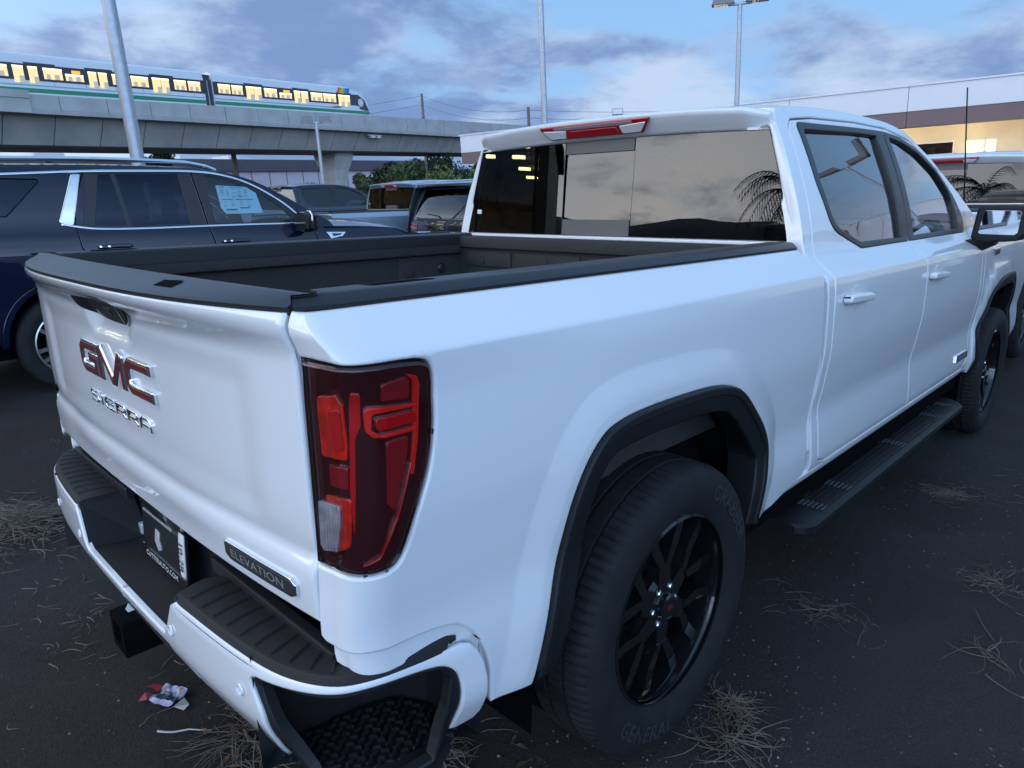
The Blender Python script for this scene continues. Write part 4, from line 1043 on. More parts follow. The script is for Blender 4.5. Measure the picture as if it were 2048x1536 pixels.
    # cabin interior
    sh = MB(); sh.box((.95, -.86, .50), (3.4, .86, .55)); sh.box((3.0, -.80, .9), (3.4, .80, 1.24), bev=.03); sh.build('dashboard', M['seat'], root)
    MB().box((1.0, -.62, 1.785), (2.40, .62, 1.800)).build('headliner', M['headliner'], root)
    for s in (-1, 1):
        st = MB(); st.box((2.0, s*.20, .60), (2.5, s*.66, .80), bev=.04); st.box((1.88, s*.20, .75), (2.05, s*.66, 1.36), bev=.05); st.box((1.88, s*.32, 1.40), (1.99, s*.54, 1.58), bev=.03); st.build('front_seat', M['seat'], root, smooth=True)
        MB().tube([(2.03, s*.79, .6), (2.03, s*.77, 1.3), (2.06, s*.665, 1.79)], .035, 6).build('pillar_trim', M['seat'], root)
    rs = MB(); rs.box((1.1, -.70, .60), (1.55, .70, .78), bev=.04); rs.box((1.0, -.70, .72), (1.13, .70, 1.32), bev=.04)
    for y_ in (-.48, 0, .48): rs.box((1.0, y_-.12, 1.32), (1.09, y_+.12, 1.46), bev=.03)
    rs.build('rear_seat', M['seat'], root, smooth=True)
    sw = MB(); sw.tube([(2.75+.06*math.cos(a), .40+.18*math.sin(a), 1.12+.17*math.cos(a)) for a in np.linspace(0, 2*math.pi, 24, endpoint=False)], .014, 6, closed=True); sw.build('steering_wheel', M['seat'], root, smooth=True)
M['cup_white'] = M['white']  # handle cups use the same white paint as the body
M['lens_white_dim'] = mat('frosted_lens', (.30, .22, .25), .25, coat=1.)
M['tread_grey'] = mat('moulded_grey_cleat', (.085, .088, .095), .5)
M['mirror'] = mat('mirror_glass', (.30, .34, .40), .03, 1.0)
M['lens_clear'] = glass('clear_outer_lens', (.95, .90, .90), ior=1.42)
# ------------------------------------------------------------------ the navy SUV
SUVS=[(.30,.90),(.45,.950),(.60,.968),(.75,.962),(.95,.982),(1.12,.982),(1.19,.972),(1.27,.952),(1.33,.930),(1.5,.888),(1.7,.832),(1.80,.795),(1.86,.74)]
def suv(x,z):
    x=np.asarray(x,float);z=np.asarray(z,float)
    y=tab(z,SUVS)-.06*sst(3.0,4.0,x)-.05*sst(-.7,-1.35,x)-.04*sst(1.3,1.8,z)*sst(1.6,2.8,x)
    return np.stack([x+0*z,-y,z+0*x],-1)
SUV_ZT = [(-1.30, 1.76), (-.9, 1.80), (0, 1.835), (.9, 1.853), (1.4, 1.848), (1.7, 1.825), (2.0, 1.755), (2.35, 1.59), (2.62, 1.43), (2.85, 1.31)]
M['navy'] = mat('navy_paint', (.004, .008, .026), .35, 0., spec=.08, coat=1., coatr=.02)
M['alloy'] = mat('machined_alloy', (.55, .56, .58), .28, .9)
M['sticker_blue'] = mat('pale_sticker_paper', (.62, .86, .92), .6)
M['sticker_ink'] = mat('sticker_print', (.10, .24, .30), .6)
def suv_wheel(root, x, side):
    w = empty('wheel', (x, side*.965, .40), parent=root); s = side
    mb = MB(); mb.lathe([(.275, -.012), (.30, .004), (.35, .008), (.385, -.005), (.398, -.03), (.400, -.06), (.400, -.19), (.39, -.235), (.34, -.25), (.275, -.24)], 72, 'y')
    mb.V = [(a, s*b if s > 0 else -b, c) for a, b, c in mb.V]; mb.build('tyre', M['rubber'], w, smooth=True, angle=30)
    rm = MB(); rm.lathe([(.268, 0), (.278, -.003), (.278, -.015), (.262, -.018), (.255, -.20)], 60, 'y'); rm.lathe([(.0, -.02), (.035, -.02), (.06, -.03), (.07, -.08)], 24, 'y')
    dk = MB()
    for k in range(6):
        a0 = rad(60*k+20)
        def P(r, t, y, a0=a0): return (r*math.cos(a0)-t*math.sin(a0), y, r*math.sin(a0)+t*math.cos(a0))
        for sg in (-1, 1):
            arm = [(.05, sg*.004), (.265, sg*.030), (.265, sg*.062), (.05, sg*.030)]
            arm = arm if sg > 0 else arm[::-1]
            rm.prism(arm, lambda r, t: P(r, t, -.018+.0*r), lambda r, t: P(r, t, -.05)); dk.prism(arm, lambda r, t: P(r, t, -.05), lambda r, t: P(r, t, -.08))
    for q, nm, mt_ in ((rm, 'rim', 'alloy'), (dk, 'spoke_side', 'gloss_black')):
        q.V = [(a, s*b, c) for a, b, c in q.V]; q.build(nm, M[mt_], w, smooth=True, angle=25)
    d = MB(); d.lathe([(0, -.11), (.18, -.11), (.18, -.13), (0, -.13)], 24, 'y'); d.V = [(a, s*b, c) for a, b, c in d.V]; d.build('brake_disc', M['disc'], w)
    return w
def suv_half(x, z): return -suv(x, z)[..., 1]
def build_suv():
    root = empty('parked_suv'); B = M['navy']; XR, XF = .25, 3.24
    zt = lambda x: tab(x, SUV_ZT)
    arch = lambda cx: [(cx+.49*math.cos(a), .44+.49*math.sin(a)) for a in np.linspace(math.pi*1.02, -.02*math.pi, 26)]
    tpv = [(x_, float(zt(x_))-.004) for x_ in np.linspace(2.78, -1.28, 40)]
    win_all = fillet([(-.10, 1.742, .03), (.55, 1.776, .3), (1.45, 1.796, .3), (1.70, 1.772, .3), (1.98, 1.690, .3), (2.26, 1.530, .3), (2.43, 1.385, .05), (2.40, 1.330, .02), (1.5, 1.328), (.62, 1.325, .1), (.42, 1.352, .05), (.30, 1.376, .05), (-.05, 1.40, .03), (-.60, 1.42, .05), (-1.05, 1.62, .06), (-1.02, 1.70, .05)], .02)
    body = [(-1.30, .55), (-.26, .46)]+arch(XR)+[(.78, .44), (2.72, .44)]+arch(XF)+[(3.70, .46), (3.98, .50), (4.05, .75), (4.0, 1.02), (3.86, 1.14), (3.6, 1.235), (3.1, 1.265), (2.83, 1.275)]+tpv+[(-1.34, 1.45), (-1.36, 1.1), (-1.34, .75)]
    # door shut lines are real gaps: body panel, rear door, front door
    rd = [(.425, 1.17), (.415, 1.36), (.455, 1.55), (.565, 1.800), (1.445, 1.812), (1.475, 1.55), (1.500, 1.32), (1.530, 1.16), (1.53, .90), (1.52, .62), (.86, .62), (.80, .78), (.66, .92), (.50, 1.03)]
    fd = [(1.453, 1.812), (1.72, 1.79), (2.0, 1.715), (2.28, 1.552), (2.47, 1.40), (2.56, 1.30), (2.62, 1.10), (2.66, .62), (1.53, .62), (1.538, .90), (1.538, 1.16), (1.508, 1.32), (1.483, 1.55)]
    hole = fillet([(.420, 1.17), (.410, 1.36), (.450, 1.55), (.560, 1.805), (1.448, 1.818), (1.722, 1.796), (2.004, 1.720), (2.286, 1.556), (2.476, 1.404), (2.566, 1.30), (2.626, 1.10), (2.666, .614), (.855, .614), (.795, .776), (.655, .915), (.494, 1.028)], .015)
    def clipx(P, f):
        out = []
        for i in range(len(P)):
            a, b = P[i], P[(i+1) % len(P)]; fa, fb = f(a), f(b)
            if fa >= 0: out.append(a)
            if fa*fb < 0: out.append(a+(b-a)*fa/(fa-fb))
        return np.array(out)
    w0 = resample(win_all, .02)
    cutR = lambda z: .47+.10*sst(1.36, 1.80, z)-.02
    cutB = lambda z: 1.504-.055*sst(1.32, 1.81, z)
    wq = clipx(w0, lambda p: cutR(p[1])-.03-p[0]); wr = clipx(clipx(w0, lambda p: p[0]-cutR(p[1])-.015), lambda p: cutB(p[1])-.012-p[0]); wf = clipx(w0, lambda p: p[0]-cutB(p[1])-.012)
    glass_q = fillet([(-.98, 1.67), (-.10, 1.725), (.245, 1.722), (-.05, 1.43), (-.55, 1.45)], .02)
    for mir in (False, True):
        s = 1 if mir else -1
        panel('body_side', suv, body, B, root, holes=[hole, glass_q], res=.05, res_edge=.025, edge=.005, depth=.03, mirror=mir)
        panel('quarter_window', suv, insets(resample(glass_q, .04), -.004 if area2(glass_q) > 0 else .004), M['glass_suv'], root, res=.1, edge=.003, depth=.005, off=-.006, mirror=mir)
        for nm, P, wp in (('rear_door', rd, wr), ('front_door', fd, wf)):
            wp = wp if area2(wp) > 0 else wp[::-1]
            wi = insets(resample(wp, .02), .004)
            d = panel(nm, suv, fillet(P, .012), B, root, holes=[wi], res=.05, res_edge=.025, edge=.005, depth=.03, mirror=mir)
            if nm == 'rear_door':
                gl = [fillet([(.80, 1.768), (1.325, 1.780), (1.345, 1.345), (.845, 1.342)], .01)]
                gq = fillet([(.665, 1.764), (.765, 1.767), (.805, 1.344), (.56, 1.352)], .01); gl.append(gq)
            else: gl = [fillet([(1.565, 1.778, .01), (1.71, 1.752, .2), (1.985, 1.668, .2), (2.25, 1.505, .1), (2.36, 1.385, .02), (2.35, 1.342, .01), (1.575, 1.340, .01)], .01)]
            panel('window_trim', suv, insets(resample(wp, .02), .001), M['trim'], d, holes=gl, res=.05, res_edge=.02, edge=.004, depth=.015, off=-.003, mirror=mir)
            for g in gl:
                g = resample(g, .04); g = g if area2(g) > 0 else g[::-1]
                panel('window', suv, insets(g, -.006), M['glass_suv'] if nm == 'rear_door' else M['glass_front'], d, res=.1, edge=.002, depth=.004, off=-.010, mirror=mir)
            hx = .54 if nm == 'rear_door' else 1.60
            hp = catmull([(hx, 1.165), (hx+.03, 1.186), (hx+.14, 1.192), (hx+.25, 1.186), (hx+.27, 1.168), (hx+.24, 1.154), (hx+.13, 1.156), (hx+.03, 1.152)], 3, True)
            hd = panel('door_handle', suv, hp, B, d, res=.03, edge=.012, depth=.02, off=.030, mirror=mir)
            for q in (0.0, .065): panel('handle_end', suv, np.array([(hx+.012+q+.012*math.cos(a), 1.170+.011*math.sin(a)) for a in np.linspace(0, 6.2, 14)]), M['chrome'], hd, res=.02, edge=.004, depth=.006, off=.035, mirror=mir)
        # bright trim
        def strip(path, wd, nm='chrome_trim', off=.006):
            P = catmull(path, 6); t = np.gradient(P, axis=0); t /= np.hypot(t[:, 0], t[:, 1])[:, None]; n = np.stack([-t[:, 1], t[:, 0]], 1)
            panel(nm, suv, np.vstack([P+n*wd/2, (P-n*wd/2)[::-1]]), M['chrome'], root, res=.04, res_edge=.03, edge=wd*.35, depth=.008, off=off, mirror=mir)
        strip([(-1.05, 1.705), (-.5, 1.735), (-.02, 1.756), (.55, 1.790), (1.1, 1.806), (1.45, 1.810), (1.72, 1.785), (2.0, 1.702), (2.28, 1.540), (2.46, 1.385)], .022)
        strip([(.31, 1.366), (.44, 1.338), (.62, 1.318), (1.0, 1.313), (1.5, 1.318), (2.0, 1.320), (2.40, 1.318)], .020)
        panel('chrome_pillar_blade', suv, fillet([(.462, 1.765, .02), (.532, 1.768, .01), (.400, 1.348, .03), (.355, 1.352, .04), (.292, 1.376, .04)], .02), M['chrome'], root, res=.05, edge=.010, depth=.015, off=.008, mirror=mir)
        rr = MB(); pts = [(-.9, s*.70, 1.815), (-.8, s*.70, 1.85)]+[(x_, s*(.70-.02*max(0, x_-1.0)), float(zt(np.array(x_)))+.045) for x_ in np.linspace(-.6, 1.45, 10)]+[(1.65, s*.665, 1.862), (1.74, s*.655, 1.83)]
        rr.tube(pts, .020, 8); rr.build('roof_rail', M['chrome'], root, smooth=True)
        panel('wing_badge', suv, fillet([(2.712, 1.222), (2.960, 1.214), (2.905, 1.168), (2.760, 1.146)], .008), M['chrome'], root, res=.03, edge=.006, depth=.012, off=.010, mirror=mir)
        panel('badge_inset', suv, fillet([(2.775, 1.204), (2.905, 1.200), (2.875, 1.182), (2.79, 1.172)], .005), M['gloss_black'], root, res=.03, edge=.002, depth=.003, off=.0115, mirror=mir)
        mo = [(-.985, 1.245), (-1.0, 1.40), (-1.03, 1.435), (-1.16, 1.43), (-1.19, 1.40), (-1.185, 1.27), (-1.15, 1.235)]
        mm = MB(); rings = [[(x_, -1.09+(y+1.09)*k, 1.335+(z-1.335)*k) for y, z in mo] for x_, k in ((2.36, .93), (2.375, 1.0), (2.45, 1.0), (2.51, .85), (2.54, .5))]
        mm.loft(rings); mm.prism([(2.38, 1.265), (2.50, 1.265), (2.50, 1.225), (2.40, 1.22)], lambda x_, z_: (x_, -.915, z_), lambda x_, z_: (x_, -1.03, z_+.04))
        if mir: mm = mm.mirror_y()
        hs = mm.build('door_mirror', M['gloss_black'], root, smooth=True, angle=30)
        tr_ = MB(); tr_.tube([(2.44, -1.03, 1.440), (2.44, -1.15, 1.436), (2.44, -1.188, 1.40), (2.44, -1.188, 1.34)], .009, 6)
        if mir: tr_ = tr_.mirror_y()
        tr_.build('mirror_trim', M['chrome'], hs, smooth=True)
        for cx in (XR, XF):
            A = arch(cx); I = [(cx+.44*math.cos(a), .44+.44*math.sin(a)) for a in np.linspace(math.pi*1.02, -.02*math.pi, 26)]
            panel('arch_moulding', suv, np.array(A+I[::-1]), M['navy'], root, res=.05, res_edge=.03, edge=.008, depth=.06, off=.004, mirror=mir)
            wl = MB(); prof = [(cx-.46*math.cos(t), .40+.49*math.sin(t)) for t in np.linspace(-.2, math.pi+.2, 14)]
            wl.loft([[(a, s*.93, b) for a, b in prof], [(a, s*.5, b) for a, b in prof]], closed=False, caps=False); wl.add([(cx-.5, s*.5, .3), (cx+.5, s*.5, .3), (cx+.5, s*.5, .9), (cx-.5, s*.5, .9)], [(0, 1, 2, 3)])
            wl.build('wheel_well', M['well'], root); suv_wheel(root, cx, s)
        st = MB(); st.box((.62, s*.90, .30), (2.7, s*.985, .36), bev=.01); st.build('running_board', M['black_plastic'], root)
        ss = MB(); ss.box((1.30, s*.18, .60), (1.45, s*.62, 1.32), bev=.05); ss.box((1.32, s*.28, 1.36), (1.42, s*.52, 1.56), bev=.03); ss.build('front_seat', M['seat'], root, smooth=True)
        s2 = MB(); s2.box((.25, s*.12, .60), (.40, s*.66, 1.28), bev=.05); s2.box((.26, s*.28, 1.33), (.36, s*.52, 1.50), bev=.03); s2.build('rear_seat', M['seat'], root, smooth=True)
    # price sticker inside the right front window
    def stk(off): return lambda x, z: suv(x, z)+np.array([0, .016-off, 0])
    q = fillet([(1.650, 1.700), (2.045, 1.700), (2.06, 1.60), (2.072, 1.428), (1.69, 1.424), (1.660, 1.50)], .01)
    def inner(x, z): return suv(x, z)+np.array([0., .014, 0.])
    ps = panel('price_sticker', inner, fillet([(1.655, 1.688), (1.955, 1.676), (2.045, 1.62), (2.075, 1.425), (1.70, 1.424), (1.662, 1.48)], .012), M['sticker_blue'], root, res=.08, edge=.001, depth=.001, off=0.)
    pr = MB(); rr_ = random.Random(2)
    def blk(x0, z0, x1, z1):
        p = [inner(np.array(a), np.array(b)) for a, b in ((x0, z0), (x1, z0), (x1, z1), (x0, z1))]; pr.add([(v[0], v[1]-.002, v[2]) for v in p], [(0, 1, 2, 3)])
    blk(1.69, 1.555, 1.80, 1.562); blk(1.82, 1.553, 2.0, 1.560); blk(1.71, 1.455, 1.82, 1.470); blk(1.85, 1.472, 1.95, 1.483)
    blk(1.68, 1.668, 1.74, 1.674); blk(1.78, 1.664, 1.92, 1.669); blk(1.85, 1.582, 1.90, 1.590)
    for cx_ in (1.69, 1.745, 1.80, 1.855, 1.92):
        for k in range(9):
            if rr_.random() < .75: blk(cx_, 1.575+.009*k, cx_+rr_.uniform(.015, .042), 1.578+.009*k)
    for cx_ in (1.70, 1.77, 1.86, 1.93):
        for k in range(6):
            if rr_.random() < .6: blk(cx_, 1.49+.010*k, cx_+rr_.uniform(.015, .04), 1.493+.010*k)
    pr.build('sticker_print', M['sticker_ink'], ps, fix=False)
    pc = MB(); p = [inner(np.array(a), np.array(b)) for a, b in ((1.85, 1.34), (1.93, 1.34), (1.955, 1.42), (1.84, 1.42))]; pc.add([tuple(v) for v in p], [(0, 1, 2, 3)]); pc.build('window_card', M['lens_white_dim'], root)
    # roof, screens, bonnet
    def roof(x, y):
        yt = suv_half(x, zt(x)-.004); a = np.clip(np.abs(y)/yt, 0, 1.02)
        return np.stack([x+0*y, y+0*x, zt(x)-.004+.035*(1-a**2.4)], -1)
    hw = lambda x_: float(suv_half(np.array(x_), zt(np.array(x_))-.004))+.001
    xs = np.linspace(-1.29, 1.62, 30); panel('roof', roof, np.array([(x_, hw(x_)) for x_ in xs]+[(x_, -hw(x_)) for x_ in xs[::-1]])[::-1], B, root, res=.1, edge=.003, depth=.02)
    def scr(x, y):
        p = roof(x, y); p[..., 0] += .10*(1-np.clip(np.abs(y)/.75, 0, 1)**2)*sst(1.6, 2.2, x); p[..., 2] -= .004; return p
    xs = np.linspace(1.635, 2.74, 20); panel('windscreen', scr, np.array([(x_, hw(x_)-.03) for x_ in xs]+[(x_, -hw(x_)+.03) for x_ in xs[::-1]])[::-1], M['glass_side'], root, res=.1, edge=.003, depth=.006)
    def hood(x, y):
        yt = suv_half(np.minimum(x, 3.95), 1.22+0*x); a = np.clip(np.abs(y)/yt, 0, 1)
        z = tab(x, [(2.6, 1.285), (3.1, 1.270), (3.6, 1.238), (3.86, 1.165), (4.02, 1.05)])+.085*(1-a**2.0)*sst(4.1, 3.6, x)
        return np.stack([x+0*y, y+0*x, z], -1)
    xs = np.linspace(2.70, 4.0, 24); h2 = lambda x_: float(suv_half(np.array(min(x_, 3.95)), np.array(1.22)))-.006
    panel('bonnet', hood, np.array([(x_, h2(x_)) for x_ in xs]+[(x_, -h2(x_)) for x_ in xs[::-1]])[::-1], B, root, res=.08, edge=.006, depth=.02)
    MB().box((3.85, -.84, .42), (4.08, .84, .78), bev=.05).build('front_bumper', B, root, smooth=True)
    gr = MB(); gr.box((3.86, -.55, .76), (4.06, .55, 1.08), bev=.02)
    for k in range(5): gr.box((4.055, -.5, .80+.055*k), (4.07, .5, .82+.055*k))
    gr.build('grille', M['chrome'], root)
    for s in (-1, 1): MB().box((3.80, s*.58, .86), (4.03, s*.86, 1.08), bev=.04).build('headlight', M['lens_white'], root, smooth=True)
    # tail: liftgate with window, spoiler, lamps, lettering, bumper
    def tail(y, z):
        a = np.abs(y)/.95
        x = tab(z, [(.45, -1.43), (.62, -1.46), (.78, -1.42), (1.05, -1.40), (1.20, -1.385), (1.45, -1.30), (1.74, -1.14), (1.82, -1.10)])+.10*np.clip(a, 0, 1.1)**3.5
        return np.stack([x+0*y, y+0*z, z+0*y], -1)
    h3 = lambda z: float(suv_half(np.array(-1.25), np.array(z)))+.004
    zz = np.linspace(.48, 1.80, 30); wh = fillet([(.74, 1.27), (.66, 1.72), (-.66, 1.72), (-.74, 1.27)], .03)
    lg = panel('liftgate', tail, np.array([(h3(z), z) for z in zz]+[(-h3(z), z) for z in zz[::-1]]), B, root, holes=[wh], res=.06, edge=.012, depth=.03, sgn=-1)
    panel('rear_window', tail, insets(resample(wh, .05), -.004 if area2(wh) > 0 else .004), M['glass_dark'], lg, res=.1, edge=.003, depth=.006, off=-.004, sgn=-1)
    wp = MB(); wp.tube([(-1.385, 0, 1.26), (-1.37, .06, 1.30), (-1.345, .36, 1.33)], .010, 6); wp.build('wiper', M['trim'], lg)
    sp = MB(); sp.loft([[(-1.02, y_, 1.835), (-1.26, y_, 1.80), (-1.29, y_, 1.775), (-1.24, y_, 1.745), (-1.0, y_, 1.76)] for y_ in (-.70, -.4, 0, .4, .70)]); sp.build('roof_spoiler', M['gloss_black'], root, smooth=True, angle=30)
    tp = MB(); tp.loft([[(-1.0, y_, 1.842), (-1.265, y_, 1.806), (-1.262, y_, 1.800), (-1.0, y_, 1.834)] for y_ in (-.70, -.4, 0, .4, .70)]); tp.build('spoiler_top', B, root, smooth=True, angle=30)
    panel('garnish', tail, fillet([(.60, 1.16), (-.60, 1.16), (-.60, 1.07), (.60, 1.07)], .01), M['gloss_black'], lg, res=.06, edge=.005, depth=.01, off=.008, sgn=-1)
    def tl(u, v):
        p = tail(-u, 1.115+v); p[..., 0] -= .0105; return p
    text_obj('lettering', 'GMC', .085, tl, M['chrome'], lg, sx=1.2, bold=.003)
    panel('licence_plate', tail, fillet([(.16, .98), (-.16, .98), (-.16, .86), (.16, .86)], .01), M['ink_grey'], lg, res=.06, edge=.003, depth=.008, off=.008, sgn=-1)
    for sg in (-1, 1):
        L = panel('taillight', tail, fillet([(sg*.60, 1.18), (sg*.90, 1.20), (sg*.90, 1.03), (sg*.62, 1.06)], .02), M['lens_dark'], root, res=.05, edge=.006, depth=.02, off=.012, sgn=-1)
        panel('light_guide', tail, fillet([(sg*.62, 1.105), (sg*.88, 1.125), (sg*.88, 1.105), (sg*.62, 1.085)], .006), M['lens_bright'], L, res=.05, edge=.003, depth=.004, off=.0135, sgn=-1)
        panel('light_guide', tail, fillet([(sg*.64, 1.16), (sg*.88, 1.18), (sg*.88, 1.17), (sg*.64, 1.15)], .004), M['lens_red'], L, res=.05, edge=.003, depth=.004, off=.0135, sgn=-1)
        panel('chrome_bar', tail, fillet([(sg*.25, 1.05), (sg*.85, 1.03), (sg*.85, 1.005), (sg*.25, 1.03)], .006), M['chrome'], lg, res=.05, edge=.005, depth=.01, off=.01, sgn=-1)
    rb = MB(); rb.box((-1.52, -.86, .42), (-1.25, .86, .72), bev=.05); rb.build('rear_bumper', M['black_plastic'], root, smooth=True)
    MB().box((-1.2, -.84, .30), (3.9, .84, .52)).build('underbody', M['well'], root)
    MB().box((-1.0, -.66, 1.775), (1.6, .66, 1.79)).build('headliner', M['headliner'], root)
    MB().box((2.2, -.76, .9), (2.75, .76, 1.24), bev=.03).build('dashboard', M['seat'], root)
    return root
# ------------------------------------------------------------------ frame of the far surroundings (true vertical; the lot itself slopes a little)
GM = np.array([[.99920, 0., -.03996], [.00064, .99987, .01600], [.03996, -.01601, .99907]])
def _orth(A):
    u, s, vt = np.linalg.svd(A); return u@vt
GM = _orth(GM)
GMAT = Matrix.Translation(Vector((CAMLOC.x, CAMLOC.y, 0))) @ Matrix([[*GM[0], 0], [*GM[1], 0], [*GM[2], 0], [0, 0, 0, 1]])
# the pivot is the eye's foot, so heights are taken from the eye level down
_eye = Matrix.Translation(CAMLOC) @ Matrix([[*GM[0], 0], [*GM[1], 0], [*GM[2], 0], [0, 0, 0, 1]]) @ Matrix.Translation(Vector((0, 0, -1.49)))
GMAT = _eye
def far_root(name, az=None, dist=0., z=0., yaw=0.):
    o = empty(name)
    o.matrix_world = GMAT @ Matrix.Translation(Vector((dist*math.cos(rad(az or 0)), dist*math.sin(rad(az or 0)), z))) @ Matrix.Rotation(yaw, 4, 'Z')
    return o
def ground_z(x, y):
    """the lot rises gently beyond the first row"""
    d = max(0., (x-3.6)); return .019*d*d/(d+2.5) if x < 40 else .019*36.4*36.4/38.9
M['concrete'] = mat('viaduct_concrete', (.42, .415, .40), .85, var=.14, vscale=.7, bump=.15, bscale=6)
M['concrete_dark'] = mat('girder_concrete', (.40, .385, .36), .88, var=.18, vscale=.5, stretch=(1, 1, .35), bump=.15, bscale=5)
M['pier'] = mat('pier_concrete', (.46, .44, .42), .85, var=.16, vscale=.8)
M['joint'] = mat('dark_joint', (.06, .06, .06), .9)  # one dark tone for panel joints and bearing shelves
M['train_white'] = mat('train_white', (.70, .71, .74), .35, coat=.5)
M['train_dark'] = mat('train_window_band', (.018, .022, .030), .15, coat=.6)
M['train_green'] = mat('train_green', (.010, .23, .115), .35, coat=.4)
M['train_teal'] = mat('train_teal', (.20, .42, .42), .4)
M['train_lit'] = mat('lit_window', (.8, .62, .3), .4, emit=(1.0, .68, .27), estr=.40, var=0)
M['train_lamp'] = mat('lit_window_lamp', (.9, .8, .5), .4, emit=(1.0, .84, .46), estr=.95)
M['train_seat'] = mat('lit_window_seats', (.42, .42, .42), .5, emit=(.85, .66, .40), estr=.17)
M['sign_orange'] = mat('orange_led', (.9, .3, .02), .4, emit=(1.0, .22, .015), estr=1.1)
def build_viaduct():
    root = far_root('railway_viaduct', yaw=rad(11.5)); D = 50.
    top = lambda t: 8.45+.0125*t
    rr_ = random.Random(5)
    js = [-12+3.05*k for k in range(38)]
    for k, t0 in enumerate(js):
        t1 = t0+3.01; o = rr_.uniform(-.012, .012)
        mb = MB(); mb.loft([[(t, D+o, top(t)), (t, D+.28, top(t)), (t, D+.28, 7.70), (t, D+.02+o, 7.86), (t, D+o, 7.92)] for t in (t0, t1)])
        mb.build('parapet_panel', M['concrete'], root)
        mb = MB(); mb.loft([[(t, D-.10, 7.86), (t, D+.30, 7.86), (t, D+.60, 7.56), (t, D-.06, 7.60)] for t in (t0+.0, t1+.02)]); mb.build('deck_edge', M['concrete'], root)
        mb = MB(); a, b = t0+.03, t1
        mb.loft([[(t, D+.85+o, 7.60), (t, D+9, 7.60), (t, D+7.2, 5.72+.004*t), (t, D+2.2+o, 5.72+.004*t), (t, D+1.9+o, 5.80+.004*t)] for t in (a, b)]); mb.build('girder_segment', M['concrete_dark'], root)
    MB().box((-14, D+.3, 7.9), (104, D+9.6, 8.0)).build('deck', M['concrete'], root)
    MB().box((-14, D+9.6, 7.6), (104, D+9.9, 8.9)).build('far_parapet', M['concrete'], root)
    # platform end on the left: a higher, prouder slab
    mb = MB(); mb.box((-14, D-.35, 8.45), (22.75, D+.2, 8.90)); mb.box((-14, D-.28, 7.60), (22.72, D+.2, 8.45), bev=.0); mb.build('platform_end', M['concrete'], root)
    for t in (52.2, 15.2, 89.):
        p = MB(); rings = []
        for z, w, dd in ((5.79+.004*t, 1.25, 1.7), (5.3, 1.2, 1.6), (4.3, .98, 1.15), (3.3, .88, .95), (1.0, .86, .92), (-1.2, .86, .92)):
            c = .2; rings.append([(t-w+c, D+4.9-dd, z), (t+w-c, D+4.9-dd, z), (t+w, D+4.9-dd+c, z), (t+w, D+4.9+dd-c, z), (t+w-c, D+4.9+dd, z), (t-w+c, D+4.9+dd, z), (t-w, D+4.9+dd-c, z), (t-w, D+4.9-dd+c, z)])
        p.loft(rings); p.build('pier', M['pier'], root)
        MB().box((t-.9, D+3.6, 5.76+.004*t), (t+.9, D+6.2, 5.86+.004*t)).build('bearing_shelf', M['joint'], root)
    w = MB()
    for x_ in (53.25, 54.05): w.box((x_, D+.4, 7.12), (x_+.5, D+.85, 7.34), bev=.05)
    w.box((52.9, D+.5, 7.34), (54.8, D+.9, 7.42)); w.build('service_lamp', M['train_white'], root)
    tag(root, 'long grey concrete railway viaduct of box girder segments on flared piers', 'viaduct')
    return root
